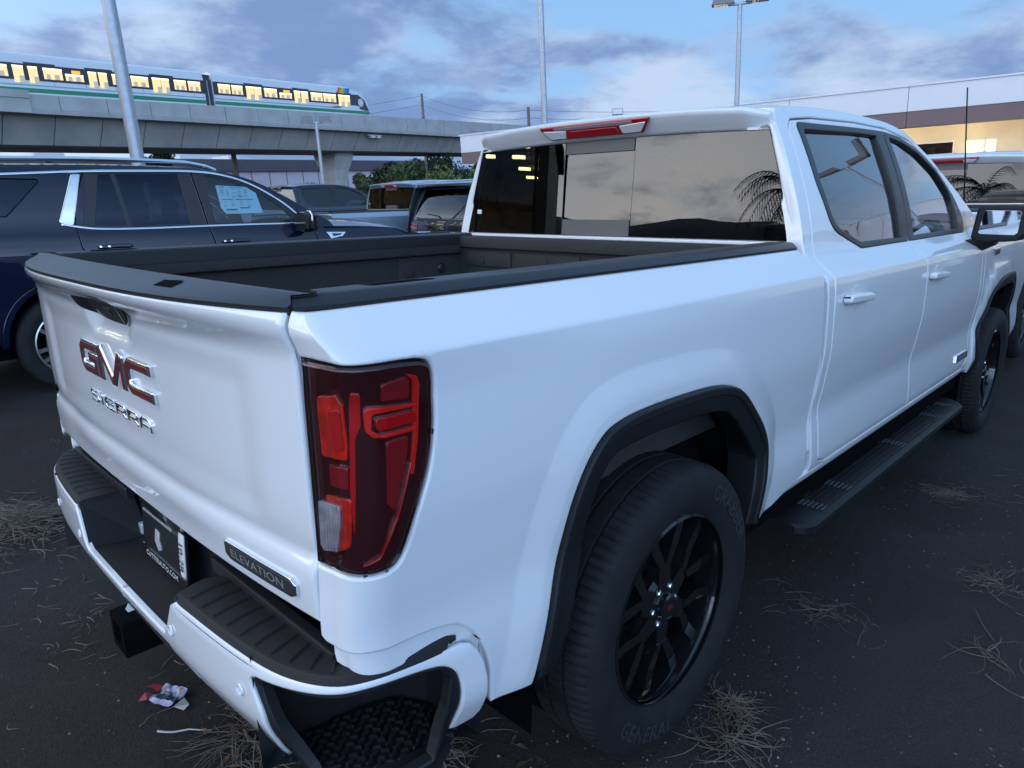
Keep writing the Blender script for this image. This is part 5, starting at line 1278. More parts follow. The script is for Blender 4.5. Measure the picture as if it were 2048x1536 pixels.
def build_train():
    root = far_root('metro_train', yaw=rad(11.5)); Y0 = 51.0
    zb = lambda t: 7.95+.0125*t; zr = lambda t: 11.00+.0125*t
    def band(t0, t1, h0, h1, mt_, nm, off=0., parent=None, tap=0.):
        """a strip of the train's side between two heights above the sill"""
        mb = MB(); n = max(1, int((t1-t0)/2))
        for k in range(n):
            a = t0+(t1-t0)*k/n; b = t0+(t1-t0)*(k+1)/n
            V = [(a, Y0-off, zb(a)+h0), (b, Y0-off, zb(b)+h0), (b, Y0-off, zb(b)+h1), (a, Y0-off, zb(a)+h1)]
            mb.add(V+[(x_, y_+.04, z_) for x_, y_, z_ in V], [(0, 1, 2, 3), (4, 7, 6, 5), (0, 4, 5, 1), (1, 5, 6, 2), (2, 6, 7, 3), (3, 7, 4, 0)])
        return mb.build(nm, mt_, parent or root)
    Hb, Ht = 1.52, 2.42   # window band above the sill line zb
    def body(t0, t1, nose):
        mb = MB(); rings = []
        N = 24
        for k in range(N+1):
            t = t0+(t1-t0)*k/N; q = 0
            e = max(0., (t-(t1-3.2))/3.2) if nose else 0.
            drop = 1.05*e**2.6; low = 0.; w = 2.7-.5*e**3
            yo = .15*e**3
            rings.append([(t, Y0+yo, zb(t)), (t, Y0+yo, zb(t)+2.45-drop*.9), (t, Y0+.10+yo, zr(t)-.10-drop), (t, Y0+.45+yo, zr(t)+.06-drop), (t, Y0+w-.45, zr(t)+.06-drop), (t, Y0+w, zr(t)-.15-drop), (t, Y0+w, zb(t))])
        if nose:
            t = t1+.45; rings.append([(t, Y0+.5, zb(t)+.1), (t, Y0+.5, zb(t)+.75), (t, Y0+.6, zb(t)+1.0), (t, Y0+.9, zb(t)+1.2), (t, Y0+1.8, zb(t)+1.2), (t, Y0+2.1, zb(t)+1.0), (t, Y0+2.1, zb(t)+.1)])
        mb.loft(rings); return mb.build('car_body', M['train_white'], root, smooth=True, angle=40)
    def wins(L, h0, h1, nm):
        for a, b in L:
            p = band(a, b, h0, h1, M['train_lit'], nm, .035)
            band(a, b, h1-.11, h1, M['train_lamp'], 'lamp_strip', .045, p)
            if h1-h0 < .75 and b-a > .7:
                w_ = (b-a)/5; band(a+w_*.7, a+w_*1.7, h0, h0+.30, M['train_seat'], 'seat_back', .045, p); band(a+w_*2.8, a+w_*4.1, h0, h0+.30, M['train_seat'], 'seat_back', .045, p)
            else: band(a+(b-a)*.5, b, h0, h0+.40, M['train_seat'], 'seat_back', .045, p)
    body(36.75, 54.0, True); body(12.0, 35.95, False)
    for t0, t1 in ((36.75, 53.75), (12.0, 35.95)):
        n = t1 > 50
        band(t0, (52.6 if n else t1), Hb-.06, Ht, M['train_dark'], 'window_band', .012)
        band(t0, (53.9 if n else t1), .74, 1.0, M['train_green'], 'green_stripe', .015)
        band(t0, (49.0 if n else t1), 1.14, 1.21, M['train_teal'], 'teal_stripe', .015)
    # driver's end: dark raked side with the round emblem, green toe
    mb = MB(); mb.add([(52.6, Y0-.012, zb(52.6)+1.18), (53.85, Y0+.02, zb(53.8)+1.04), (53.35, Y0+.04, zb(53.4)+2.02), (52.6, Y0-.012, zb(52.6)+2.36)], [(0, 1, 2, 3)]); mb.build('cab_side_window', M['train_dark'], root, fix=False)
    em = MB(); em.add([(52.75+.36*math.cos(a), Y0-.035, zb(52.8)+1.74+.36*math.sin(a)) for a in np.linspace(0, 6.0, 20)], [tuple(range(20))]); e_ = em.build('round_emblem', M['train_white'], root, fix=False)
    em = MB()
    for k in range(12):
        a = k*math.pi/6; em.add([(52.75+r*math.cos(a+w), Y0-.04, zb(52.8)+1.74+r*math.sin(a+w)) for r, w in ((.14, 0), (.27, -.12), (.29, 0), (.27, .12))], [(0, 1, 2, 3)])
    em.build('emblem_petals', M['train_teal'], e_, fix=False)
    rs = [((.62, .10, .03), 0), ((.75, .32, .03), 1), ((.62, .55, .05), 2), ((.05, .40, .20), 3), ((.03, .20, .50), 4), ((.10, .10, .35), 5)]
    for c, k in rs:
        a = 49.75+.24*k; mb = MB(); mb.add([(a, Y0-.02, zb(a)+2.44), (a+.26, Y0-.02, zb(a)+2.44), (a+.26+.35, Y0+.10, zr(a)-.10), (a+.35, Y0+.10, zr(a)-.10)], [(0, 1, 2, 3)])
        mb.V = [(x_, y_-.03, z_) for x_, y_, z_ in mb.V]; mb.build('rainbow_stripe', mat('rainbow_%d' % k, c, .4), root, fix=False)
    for k, c in enumerate(((.62, .45, .05), (.05, .25, .45))):
        mb = MB(); mb.add([(48.2+.5*k, Y0-.03, zb(48.5)+1.12), (49.4+.5*k, Y0-.03, zb(49)+1.14), (50.4+.3*k, Y0-.03, zb(50)+1.38), (49.5+.3*k, Y0-.03, zb(49)+1.31)], [(0, 1, 2, 3)]); mb.build('rainbow_sweep', mat('sweep_%d' % k, c, .4), root, fix=False)
    wins([(37.17, 38.25), (38.4, 39.42), (41.56, 42.84), (46.6, 47.94), (48.07, 49.58)], 1.60, 2.27, 'window')
    wins([(43.12, 44.4)], 1.60, 2.02, 'window')
    wins([(39.77, 40.48), (40.53, 41.25), (44.71, 45.37), (45.48, 46.25), (49.91, 50.56), (50.62, 51.36)], 1.30, 2.29, 'door_window')
    wins([(24.46, 25.6), (28.87, 30.0), (30.19, 31.45), (33.46, 34.42), (34.6, 35.6), (19.5, 20.7), (21.2, 22.4)], 1.60, 2.27, 'window')
    wins([(25.79, 26.92)], 1.60, 2.02, 'window')
    wins([(22.7, 23.3), (23.58, 24.12), (27.26, 27.81), (27.95, 28.51), (31.76, 32.4), (32.44, 33.05)], 1.30, 2.29, 'door_window')
    for a, b in ((43.56, 44.23), (26.22, 26.75)): band(a, b, 2.06, 2.25, M['sign_orange'], 'destination_sign', .04)
    for a in (39.6, 44.55, 49.7, 23.4, 27.1, 31.6): band(a, a+1.85, 2.38, 2.52, M['train_dark'], 'door_pocket', .014)
    for k in range(12): band(13+2.0*k if k < 11 else 35, 13+2.0*k+.015 if k < 11 else 35.015, 1.22, 1.5, M['joint'], 'panel_joint', .013)
    g = MB(); g.box((35.9, Y0+.18, 8.4), (36.8, Y0+2.4, 10.95)); g.box((36.0, Y0+.3, 10.95), (36.7, Y0+2.2, 11.32)); g.build('gangway', M['train_dark'], root)
    MB().box((36.32, Y0+.14, 8.6), (36.38, Y0+.20, 10.9)).build('gangway_seal', M['concrete'], root)
    tag(root, 'white two car metro train with lit yellow windows and green stripe on the viaduct', 'train')
    return root
def lamp_pole(az, dist, h, r, heads, label, cat='lamp post', taper=.8, yaw=0., group=None, hs=.65, hh=.19):
    root = far_root('light_pole', az, dist, -.25, rad(az)+yaw)
    MB().tube([(0, 0, 0), (0, 0, h*.5), (0, 0, h)], [r, r*(1+taper)/2, r*taper], 14).build('pole', M['galv'], root, smooth=True)
    MB().box((-.2, -.2, 0), (.2, .2, .35), bev=.03).build('base', M['concrete'], root)
    if heads:
        MB().box((-.05, -.34, h-.02), (.05, .34, h+.05), bev=.01).build('cross_arm', M['galv'], root)
        for s in heads:
            hd = MB(); hd.loft([[(x_*k, s*(.16+y_), z_) for x_, y_, z_ in ((-.19, 0, h+.03), (.19, 0, h+.03), (.19, hs, h+.03), (-.19, hs, h+.03))] for k, dz in ((1, 0),)]+[[(x_, s*(.16+y_), h+hh) for x_, y_ in ((-.16, .04), (.16, .04), (.16, hs-.05), (-.16, hs-.05))]], caps=True)
            o = hd.build('lamp_head', M['lamp_bronze'], root)
            MB().box((-.15, s*(.21), h+.018), (.15, s*(.16+hs-.06), h+.028)).build('lamp_lens', M['lens_white'], o)
    tag(root, label, cat, group); return root
M['galv'] = mat('galvanised_pole', (.40, .42, .45), .42, .55, var=.12, vscale=12)
M['lamp_bronze'] = mat('grey_lamp_housing', (.20, .20, .20), .5)
M['wood_pole'] = mat('weathered_pole_wood', (.16, .13, .11), .85, var=.35, vscale=6, stretch=(3, 3, .4))
M['fascia_white'] = mat('white_fascia', (.74, .75, .77), .55, var=.03, vscale=.6)
M['fascia_brown'] = mat('brown_fascia', (.19, .125, .125), .6, var=.06, vscale=.8)
M['cream_wall'] = mat('cream_wall', (.68, .61, .46), .7, var=.06, vscale=1.2)
M['soffit_lamp'] = mat('soffit_lamp', (1, .9, .7), .5, emit=(1.0, .84, .58), estr=22.)
M['lit_pane'] = mat('lit_office_pane', (.8, .7, .45), .5, emit=(1.0, .74, .32), estr=.85)
M['brown_room'] = mat('dim_shop_room', (.12, .075, .045), .6, emit=(1., .5, .2), estr=.015)
M['shop_glass'] = glass('shop_glass', (.55, .5, .45))
def build_dealership():
    root = far_root('dealership_building', yaw=rad(100.15)); Y = -42.
    X0, X1 = -75., 32.9
    js = list(np.linspace(X0, X1, 20))
    for a, b in zip(js[:-1], js[1:]):
        MB().box((a+.012, Y-.9, 4.29), (b-.012, Y, 5.45), bev=.0).build('white_panel', M['fascia_white'], root)
        MB().box((a+.012, Y-.9, 3.53), (b-.012, Y-.03, 4.285)).build('brown_panel', M['fascia_brown'], root)
    MB().box((X0-.1, Y-.95, 5.45), (X1+.1, Y+.06, 5.53)).build('roof_coping', M['fascia_white'], root)
    MB().box((X0, Y-4, 4.25), (X1, Y-.9, 4.30)).box((X0, Y-9, 5.3), (X1, Y-.9, 5.4)).build('roof', M['fascia_white'], root)
    W = Y-3.2
    MB().box((X0, W-.3, 2.86), (X1-4, W, 4.25)).build('wall_beam', M['cream_wall'], root)
    MB().box((X0, W-.3, -1.2), (X1-4, W, .5)).build('base_wall', M['cream_wall'], root)
    x = X0; k = 0; rr_ = random.Random(11)
    segs = []
    while x < X1-6:
        w = rr_.choice([1.9, 2.6, 3.4]); segs.append((x, min(x+w, X1-4), k)); x += w; k += 1
    cuts = [(X0, .62), (.62, 1.15), (1.15, 2.05), (2.05, 2.5), (2.5, 5.6), (5.6, 6.1), (6.1, 9.4), (9.4, 9.9), (9.9, 13.2), (13.2, X1-4)]
    kinds = ['wall', 'pane', 'pane', 'col', 'dark', 'col', 'dark', 'col', 'dark', 'wall']
    for (a, b), kd in zip(cuts, kinds):
        if kd in ('wall', 'col'): MB().box((a, W-.28, .5), (b, W+.02, 2.86)).build('wall' if kd == 'wall' else 'column', M['cream_wall'], root)
        else:
            f = MB(); f.box((a, W-.16, 2.78), (b, W-.02, 2.86)).box((a, W-.16, .5), (a+.06, W-.02, 2.78)).box((b-.06, W-.16, .5), (b, W-.02, 2.78)); fo = f.build('window', M['fascia_white'], root)
            MB().box((a+.06, W-.12, .5), (b-.06, W-.10, 2.78)).build('pane', M['lit_pane'] if kd == 'pane' else M['shop_glass'], fo)
            if kd == 'dark':
                MB().box((a, W-2.2, .4), (b, W-2.1, 2.86)).build('back_room', M['brown_room'], fo)
                MB().box((a+(b-a)*.3, W-1.2, .5), (a+(b-a)*.42, W-1.0, 2.6)).build('display', M['cream_wall'], fo)
    for xx in (-2.0, 1.8, 5.2, 9., 13., 17., 21., 26., -6.5, -11., -16, -22, -28, -35, -42):
        MB().box((xx-.7, Y-1.12, 3.72), (xx+.7, Y-.95, 3.86)).build('soffit_lamp', M['soffit_lamp'], root)
    MB().tube([(-.6, W+.02, 3.05), (-.9, W+1.5, 2.75)], .035, 6).box((-.72, W-.0, 2.98), (-.48, W+.08, 3.16)).build('sign_arm', M['fascia_brown'], root)
    for xx in (27.5, 30.5): MB().box((xx, W+.2, -1.2), (xx+.4, W+.6, 3.5)).build('column', M['cream_wall'], root)
    tag(root, 'low dealership building with white and brown fascia above a lit cream wall', 'building')
    f = far_root('rooftop_floodlight', 36.06, 44.0, 5.25, rad(36)); MB().box((-.15, -.32, .18), (.15, .32, .55), bev=.03).box((-.05, -.05, 0), (.05, .05, .2)).build('housing', M['concrete'], f)
    MB().box((-.17, -.28, .22), (-.148, .28, .5)).build('lamp_face', M['ink_white'], f); tag(f, 'small grey floodlight standing on the flat roof beyond the cab', 'floodlight')
    return root
M['mauve_wall'] = mat('mauve_warehouse_wall', (.60, .53, .57), .75, var=.06, vscale=.4)
M['mauve_roof'] = mat('dark_mauve_roof', (.10, .085, .10), .7, var=.1, vscale=.5)
def build_warehouse():
    root = far_root('warehouse', yaw=rad(11.5)); D = 90.
    MB().box((20, D, -3), (116, D+30, 6.1)).build('wall', M['mauve_wall'], root)
    MB().box((19.6, D-.5, 6.1), (116.4, D+30.5, 7.75)).build('roof_band', M['mauve_roof'], root)
    for a, b in ((43, 46.5), (62, 66.5), (70, 72)): MB().box((a, D+6, 7.75), (b, D+10, 8.75)).build('roof_unit', M['fascia_white'], root)
    for k in range(30): MB().box((21+3.2*k, D-.06, -2), (21.08+3.2*k, D, 6.1)).build('wall_joint', M['mauve_roof'], root)
    tag(root, 'long mauve warehouse with a dark roof band seen beneath the viaduct', 'warehouse')
def leaf_mat(name, c): return mat(name, c, .75, var=.45, vscale=1.3)
M['bark'] = mat('bark', (.09, .07, .055), .9, var=.3, vscale=8)
M['leaf_dark'] = leaf_mat('foliage_dark', (.028, .045, .020)); M['leaf_mid'] = leaf_mat('foliage_mid', (.055, .085, .028)); M['leaf_lite'] = leaf_mat('foliage_light', (.10, .15, .04))
def tree(az, dist, h, w, mt_, seed, label, trunk=.35, group=None, z0=-1.2, n=3400, ls=.20):
    rr_ = random.Random(seed); root = far_root('tree', az, dist, z0)
    tk = MB(); tk.tube([(0, 0, 0), (.1, .05, h*.3), (.05, .1, h*.62)], [.05*w, .038*w, .02*w], 8)
    blobs = []
    for k in range(9):
        a = rr_.uniform(0, 6.28); r = w*.32*math.sqrt(rr_.random()); z = h*rr_.uniform(trunk+.12, .86); br = w*rr_.uniform(.16, .27)*(1.1-.45*(z/h-.4))
        blobs.append((r*math.cos(a), r*math.sin(a), z, br)); tk.tube([(.05, .05, h*trunk*.9), (r*.6*math.cos(a), r*.6*math.sin(a), (z+h*trunk)/2), (r*math.cos(a), r*math.sin(a), z)], [.016*w, .011*w, .004*w], 5)
    tk.build('trunk', M['bark'], root, smooth=True)
    V = []; F = []
    for k in range(n):
        bx, by, bz, br = rr_.choice(blobs); u = rr_.uniform(-1, 1); a = rr_.uniform(0, 6.28); q = br*(rr_.random()**.4); s = math.sqrt(1-u*u)
        p = Vector((bx+q*s*math.cos(a), by+q*s*math.sin(a), bz+q*u*.85)); d = Vector((rr_.gauss(0, 1), rr_.gauss(0, 1), rr_.gauss(0, .8))).normalized(); e = d.orthogonal().normalized(); f_ = d.cross(e); L = ls*rr_.uniform(.6, 1.3)
        b = len(V); V += [p-e*L, p+f_*L*.45, p+e*L, p-f_*L*.45]; F.append((b, b+1, b+2, b+3))
    mesh_obj('crown', V, F, mt_, root)
    tag(root, label, 'tree', group); return root
def build_palm(x, y, h, label, seed, n=26, L=2.5):
    rr_ = random.Random(seed); root = empty('palm_tree', (x, y, 0))
    MB().tube([(0, 0, 0), (.05, 0, h*.5), (.12, .05, h)], [.2, .15, .13], 10).build('trunk', M['bark'], root, smooth=True)
    for k in range(n):
        a = 2*math.pi*k/n*1.618*3; el = rr_.uniform(-.35, .95); d = Vector((math.cos(a), math.sin(a), 0)); V = []; F = []
        prev = Vector((.12, .05, h)); pts = [prev]
        e = el
        for j in range(9): prev = prev+(d*math.cos(e)+Vector((0, 0, 1))*math.sin(e))*(L/9); pts.append(prev); e -= .19
        side = d.cross(Vector((0, 0, 1)))
        for j in range(1, 10):
            for q in (0, .5):
                p = pts[j-1].lerp(pts[j], q); t = (pts[j]-pts[j-1]).normalized(); wl = .62*math.sin(math.pi*min(1, (j+q)/10.6))+.10
                for s in (-1, 1):
                    tip = p+side*s*wl*.75+t*wl*.6-Vector((0, 0, .28*wl)); b = len(V); V += [p-t*.025, p+t*.025, tip]; F.append((b, b+1, b+2))
        b = len(V)
        fr = MB(); fr.add(V, F); fr.tube(pts, [.022-.0018*i for i in range(10)], 4); fr.build('frond', M['leaf_dark'], root, fix=False)
    tag(root, label, 'palm tree'); return root
M['ceiling_lamp'] = mat('warm_ceiling_lamp', (1, .8, .5), .5, emit=(1.0, .72, .30), estr=26.)
M['showroom_dark'] = mat('showroom_dark', (.035, .028, .022), .7)
M['showroom_wall'] = mat('showroom_wall', (.10, .065, .04), .7)
def build_showroom():
    root = empty('showroom', (-4.2, 19.7, 0), (0, 0, rad(-40)))   # local +x faces the lot
    MB().box((-17, -11.3, 5.0), (1.0, 6.6, 5.6), bev=.05).build('roof', M['showroom_dark'], root)
    MB().box((-17, -11, 0), (-16.6, 6.3, 5.0)).box((-17, -11, 0), (0, -10.7, 5.0)).box((-17, 6.0, 0), (0, 6.3, 5.0)).build('wall', M['showroom_wall'], root)
    MB().box((-16.8, -10.8, 0), (0, 6.1, .06)).build('floor', M['showroom_wall'], root)
    for k in range(7):
        y = -10.6+2.75*k; MB().box((-.08, y-.05, 0), (.06, y+.05, 5.0)).build('mullion', M['showroom_dark'], root)
    for k in range(6): MB().box((-.03, -10.55+2.75*k, .1), (0, -7.9+2.75*k, 4.95)).build('pane', M['glass_front'], root)
    rr_ = random.Random(6)
    for i in range(4):
        for j in range(8):
            if rr_.random() < .35: continue
            x_, y_ = -15+3.6*i+rr_.uniform(-.4, .4), -9.5+2.0*j+rr_.uniform(-.3, .3)
            MB().box((x_-.12, y_-.36, 4.55), (x_+.14, y_+.36, 4.66), bev=.03).build('ceiling_lamp', M['ceiling_lamp'], root)
    for k in range(5): MB().box((-15.5+2.2*k, -8+2.4*k, 0), (-14.5+2.2*k, -7.2+2.4*k, 1.5)).build('counter', M['showroom_dark'], root)
    tag(root, 'showroom with rows of warm ceiling lamps behind dark framed glass', 'showroom')
M['hill'] = mat('distant_hill', (.05, .055, .05), .95, var=.3, vscale=.02)
def build_hills():
    for a0, a1, r, h, seed in ((95, 225, 420, 40, 3), (30, 100, 900, 46, 4)):
        rr_ = random.Random(seed); V = []; F = []; n = 60; ph = [rr_.uniform(0, 6.28) for _ in range(5)]
        for k in range(n+1):
            a = rad(a0+(a1-a0)*k/n); e = math.sin(math.pi*k/n)**.5
            hh = e*h*(.62+.2*math.sin(a*5+ph[0])+.12*math.sin(a*13+ph[1])+.06*math.sin(a*31+ph[2]))
            for q, zf in ((1, 0), (1.08, .55), (1.25, 1.), (1.6, .7), (2., 0)): V.append((math.cos(a)*r*q, math.sin(a)*r*q, -4+hh*zf*(1 if zf < 1 else 1)))
        for k in range(n):
            for j in range(4): F.append((k*5+j, k*5+j+1, (k+1)*5+j+1, (k+1)*5+j))
        o = mesh_obj('hills', V, F, M['hill'], None, smooth=True); o['kind'] = 'structure'
def ground_material():
    mt = bpy.data.materials.new('dirty_asphalt'); mt.use_nodes = True; nt = mt.node_tree; N = nt.nodes; L = nt.links; b = N['Principled BSDF']
    tc = N.new('ShaderNodeTexCoord')
    def noise(s, d=6, r=.6, dist=0):
        n = N.new('ShaderNodeTexNoise'); n.inputs['Scale'].default_value = s; n.inputs['Detail'].default_value = d; n.inputs['Roughness'].default_value = r; n.inputs['Distortion'].default_value = dist; L.new(tc.outputs['Object'], n.inputs['Vector']); return n.outputs[0]
    def ramp(v, *st):
        r = N.new('ShaderNodeValToRGB'); e = r.color_ramp.elements
        e[0].position, e[0].color = st[0][0], (*st[0][1], 1); e[1].position, e[1].color = st[1][0], (*st[1][1], 1)
        for p, c in st[2:]: k = e.new(p); k.color = (*c, 1)
        L.new(v, r.inputs[0]); return r.outputs[0]
    def mix(f, a, c, bt='MIX'):
        m = N.new('ShaderNodeMix'); m.data_type = 'RGBA'; m.blend_type = bt
        if isinstance(f, float): m.inputs[0].default_value = f
        else: L.new(f, m.inputs[0])
        for i, v in ((6, a), (7, c)):
            if isinstance(v, tuple): m.inputs[i].default_value = (*v, 1)
            else: L.new(v, m.inputs[i])
        return m.outputs[2]
    fine = ramp(noise(230, 4, .7), (.32, (.014, .0135, .014)), (.70, (.075, .069, .066)))
    big = noise(1.1, 7, .62, .4); dirt = ramp(big, (.42, (0, 0, 0)), (.66, (1, 1, 1)))
    soil = ramp(noise(85, 6, .7), (.3, (.012, .0095, .0085)), (.7, (.052, .040, .035)))
    c = mix(dirt, fine, soil)
    spk = ramp(noise(520, 2, .5), (.70, (0, 0, 0)), (.76, (1, 1, 1))); c = mix(spk, c, (.20, .19, .18))
    patch = ramp(noise(.35, 5, .6), (.35, (.62, .62, .64)), (.7, (1.12, 1.08, 1.05))); c = mix(1.0, c, patch, 'MULTIPLY')
    L.new(c, b.inputs['Base Color']); b.inputs['Roughness'].default_value = .86; b.inputs['Specular IOR Level'].default_value = .3
    bp = N.new('ShaderNodeBump'); bp.inputs['Strength'].default_value = .75; bp.inputs['Distance'].default_value = .012
    h = N.new('ShaderNodeMath'); h.operation = 'ADD'; L.new(noise(180, 5, .7), h.inputs[0]); h2 = N.new('ShaderNodeMath'); h2.operation = 'MULTIPLY'; h2.inputs[1].default_value = 1.5; L.new(noise(28, 4, .6), h2.inputs[0]); L.new(h2.outputs[0], h.inputs[1])
    L.new(h.outputs[0], bp.inputs['Height']); L.new(bp.outputs[0], b.inputs['Normal']); return mt
def build_ground():
    xs = sorted(set([-1500, -700, -300, -120, -60, -30, -15, -8, -5]+[round(-3.5+.16*k, 3) for k in range(62)]+[7, 8, 10, 13, 17, 22, 30, 40, 60, 110, 220, 500, 1500]))
    ys = sorted(set([-1500, -600, -250, -100, -50, -25, -12, -7, -5]+[round(-3.8+.16*k, 3) for k in range(66)]+[8, 10, 13, 17, 22, 30, 45, 80, 160, 400, 1500]))
    V = []; F = []; rr_ = random.Random(1)
    for x in xs:
        for y in ys:
            n = .006*(math.sin(x*2.1+y*.7)+math.sin(y*2.9-x*1.3)) if abs(x) < 8 and abs(y) < 9 else 0
            w = min(1, max(0, (abs(y)-1.25)/.5)) if -1 < x < 4.6 else 1
            V.append((x, y, ground_z(x, y)+(n-.012)*w*.8-(.0 if w else .0)))
    ny = len(ys)
    for i in range(len(xs)-1):
        for j in range(ny-1): F.append((i*ny+j, (i+1)*ny+j, (i+1)*ny+j+1, i*ny+j+1))
    o = mesh_obj('ground', V, F, ground_material(), None, smooth=True); o['kind'] = 'structure'
    return o
M['straw'] = mat('dry_straw', (.17, .125, .085), .8, var=.35, vscale=5)
M['straw_grey'] = mat('grey_straw', (.15, .128, .10), .8, var=.35, vscale=5)
M['leaf_dead'] = mat('dead_leaf', (.17, .075, .035), .7, var=.35, vscale=20)
M['twig'] = mat('twig_wood', (.12, .095, .075), .85, var=.3, vscale=9)
M['pebble'] = mat('pebble', (.14, .13, .125), .85, var=.5, vscale=3)
def straw_clump(x, y, rx, ry, n, h, seed, mt_, up=.5, lr=(.10, .26), th=.0016):
    rr_ = random.Random(seed); mb = MB()
    for k in range(n):
        a = rr_.uniform(0, 6.28); q = abs(rr_.gauss(0, .5)); p = Vector((x+rx*q*math.cos(a), y+ry*q*math.sin(a), .004+h*max(0, 1-q)*rr_.random()))
        d = rr_.uniform(0, 6.28); el = rr_.uniform(-.08, up)*max(.1, 1-q*.8); L = rr_.uniform(*lr); pts = [p]; n_ = 5
        cur = rr_.uniform(-.5, .5)
        for j in range(n_):
            p = p+Vector((math.cos(d)*math.cos(el), math.sin(d)*math.cos(el), math.sin(el)))*(L/n_); d += cur*rr_.uniform(.2, 1.2)+rr_.gauss(0, .12); el -= rr_.uniform(.0, .26)
            if p.z < .003: p.z = .003+rr_.random()*.003; el = max(el, 0)
            pts.append(p.copy())
        t = th*rr_.uniform(.6, 1.4); mb.tube(pts, [t, t, t*.9, t*.8, t*.6, t*.3], 3, caps=False)
    o = mb.build('dry_grass', mt_, None, fix=False); o['kind'] = 'stuff'; return o
def build_clutter():
    straw_clump(.225, -1.065, .07, .10, 90, .03, 1, M['straw'], .5, (.04, .12), .0012); straw_clump(.10, -1.12, .16, .13, 70, .015, 2, M['straw_grey'], .25, (.05, .18))
    straw_clump(-.98, 2.02, .22, .40, 420, .08, 3, M['straw_grey'], .5, (.08, .26), .0017); straw_clump(2.47, -1.09, .16, .17, 220, .008, 4, M['straw_grey'], .06, (.03, .09), .0011)
    straw_clump(-.85, -.10, .10, .17, 170, .03, 5, M['twig'], .35, (.06, .22)); straw_clump(-.50, -.57, .14, .12, 110, .02, 6, M['straw_grey'], .25, (.05, .13), .0012)
    straw_clump(.92, -1.05, .16, .26, 60, .01, 7, M['straw_grey'], .12, (.04, .14), .001); straw_clump(1.62, -1.46, .20, .14, 70, .01, 8, M['straw_grey'], .12, (.04, .14), .0011)
    straw_clump(1.08, -1.56, .14, .1, 14, .01, 9, M['straw_grey'], .15, (.08, .22)); straw_clump(-1.0, .9, .3, .8, 60, .01, 10, M['straw_grey'], .15, (.03, .09)); straw_clump(2.9, -1.5, .8, .5, 50, .01, 11, M['straw_grey'], .12, (.04, .12))
    rr_ = random.Random(21)
    # pebbles over the part of the lot in front of the camera
    V = []; F = []
    for k in range(5200):
        x = rr_.uniform(-1.7, 4.5) if k % 2 else rr_.uniform(-1.5, .6); y = rr_.uniform(-2.3, -.75) if k % 3 else rr_.uniform(-.9, 3.6)
        s = .0016+.0042*rr_.random()**3; b = len(V); c = Vector((x, y, .0+s*.3-.006))
        if -.9 < x < 4.6 and abs(y) < 1.3: c.z += .006
        V += [c+Vector((s*rr_.uniform(.7, 1.4), 0, 0)), c+Vector((0, s*rr_.uniform(.7, 1.4), 0)), c-Vector((s*rr_.uniform(.7, 1.4), 0, 0)), c-Vector((0, s*rr_.uniform(.7, 1.4), 0)), c+Vector((0, 0, s*.9))]
        F += [(b, b+1, b+4), (b+1, b+2, b+4), (b+2, b+3, b+4), (b+3, b, b+4)]
    o = mesh_obj('pebbles', V, F, M['pebble'], None); o['kind'] = 'stuff'
    # crumpled wrapper
    w = empty('crushed_wrapper', (-.945, .222, .0), (0, 0, rad(-64)))
    wr = MB(); rr2 = random.Random(8); nx, ny = 9, 7; Vg = []
    for i in range(nx):
        for j in range(ny): Vg.append((-.045+.09*i/(nx-1)+rr2.uniform(-.003, .003), -.037+.074*j/(ny-1)+rr2.uniform(-.003, .003), .010+.012*rr2.random()+.008*math.sin(j*1.3)))
    wr.add(Vg, [(i*ny+j, (i+1)*ny+j, (i+1)*ny+j+1, i*ny+j+1) for i in range(nx-1) for j in range(ny-1)]); wr.build('printed_sheet', M['foil_print'], w, smooth=True, angle=20, fix=False)
    for s, a in ((1, .1), (-1, -.15)):
        fl = MB(); fl.add([(-.047, s*.006, .014), (-.047, s*.036, .018), (-.098+.02*(s < 0), s*.036+a*.03, .008), (-.105+.02*(s < 0), s*.016, .012), (-.075, s*.012, .020)], [(0, 4, 3, 2, 1)]); fl.build('red_flap', M['wrap_red'], w, fix=False)
    fl = MB(); fl.add([(.048, -.03, .012), (.085, -.028, .006), (.092, -.010, .016), (.06, .004, .022)], [(0, 1, 2, 3)]); fl.build('foil_end', M['wrap_grey'], w, fix=False)
    pr = MB()
    pr.tube([(-.0, -.022, .034), (.026, -.022, .034), (.026, -.006, .036), (-.0, -.006, .036)], .0016, 5, closed=True); pr.build('printed_frame', M['ink_black'], w)
    MB().add([(.030, .016, .034), (.040, .012, .034), (.036, .030, .033), (.028, .032, .033)], [(0, 1, 2, 3)]).build('orange_print', M['wrap_orange'], w, fix=False)
    tag(w, 'crushed red and blue foil wrapper lying on the dirt under the bumper', 'litter')
    def leaf(x, y, s, a, label, grp=None):
        lb = MB(); o_ = empty('dead_leaf', (x, y, .004), (0, 0, a)); pts = [(-1, 0, .1), (-.5, .38, .32), (.2, .42, .28), (1, 0, .45), (.2, -.4, .36), (-.5, -.36, .25)]
        lb.add([(p*s, q*s, r*s) for p, q, r in pts]+[(0, 0, .03*s)], [(0, 6, 1), (1, 6, 2), (2, 6, 3), (3, 6, 4), (4, 6, 5), (5, 6, 0)]); l = lb.build('blade', M['leaf_dead'], o_, fix=False)
        MB().tube([(-1.5*s, .1*s, .05*s), (-1*s, 0, .1*s), (1*s, 0, .42*s)], .0012, 4).build('stalk', M['twig'], o_); tag(o_, label, 'leaf', grp)
    g = 'dead leaves under the rear bumper'
    for k in range(14): leaf(-.88+rr_.gauss(0, .10), -.20+rr_.gauss(0, .13), rr_.uniform(.012, .024), rr_.uniform(0, 6), 'curled brown dead leaf on the dirt under the bumper corner', g)
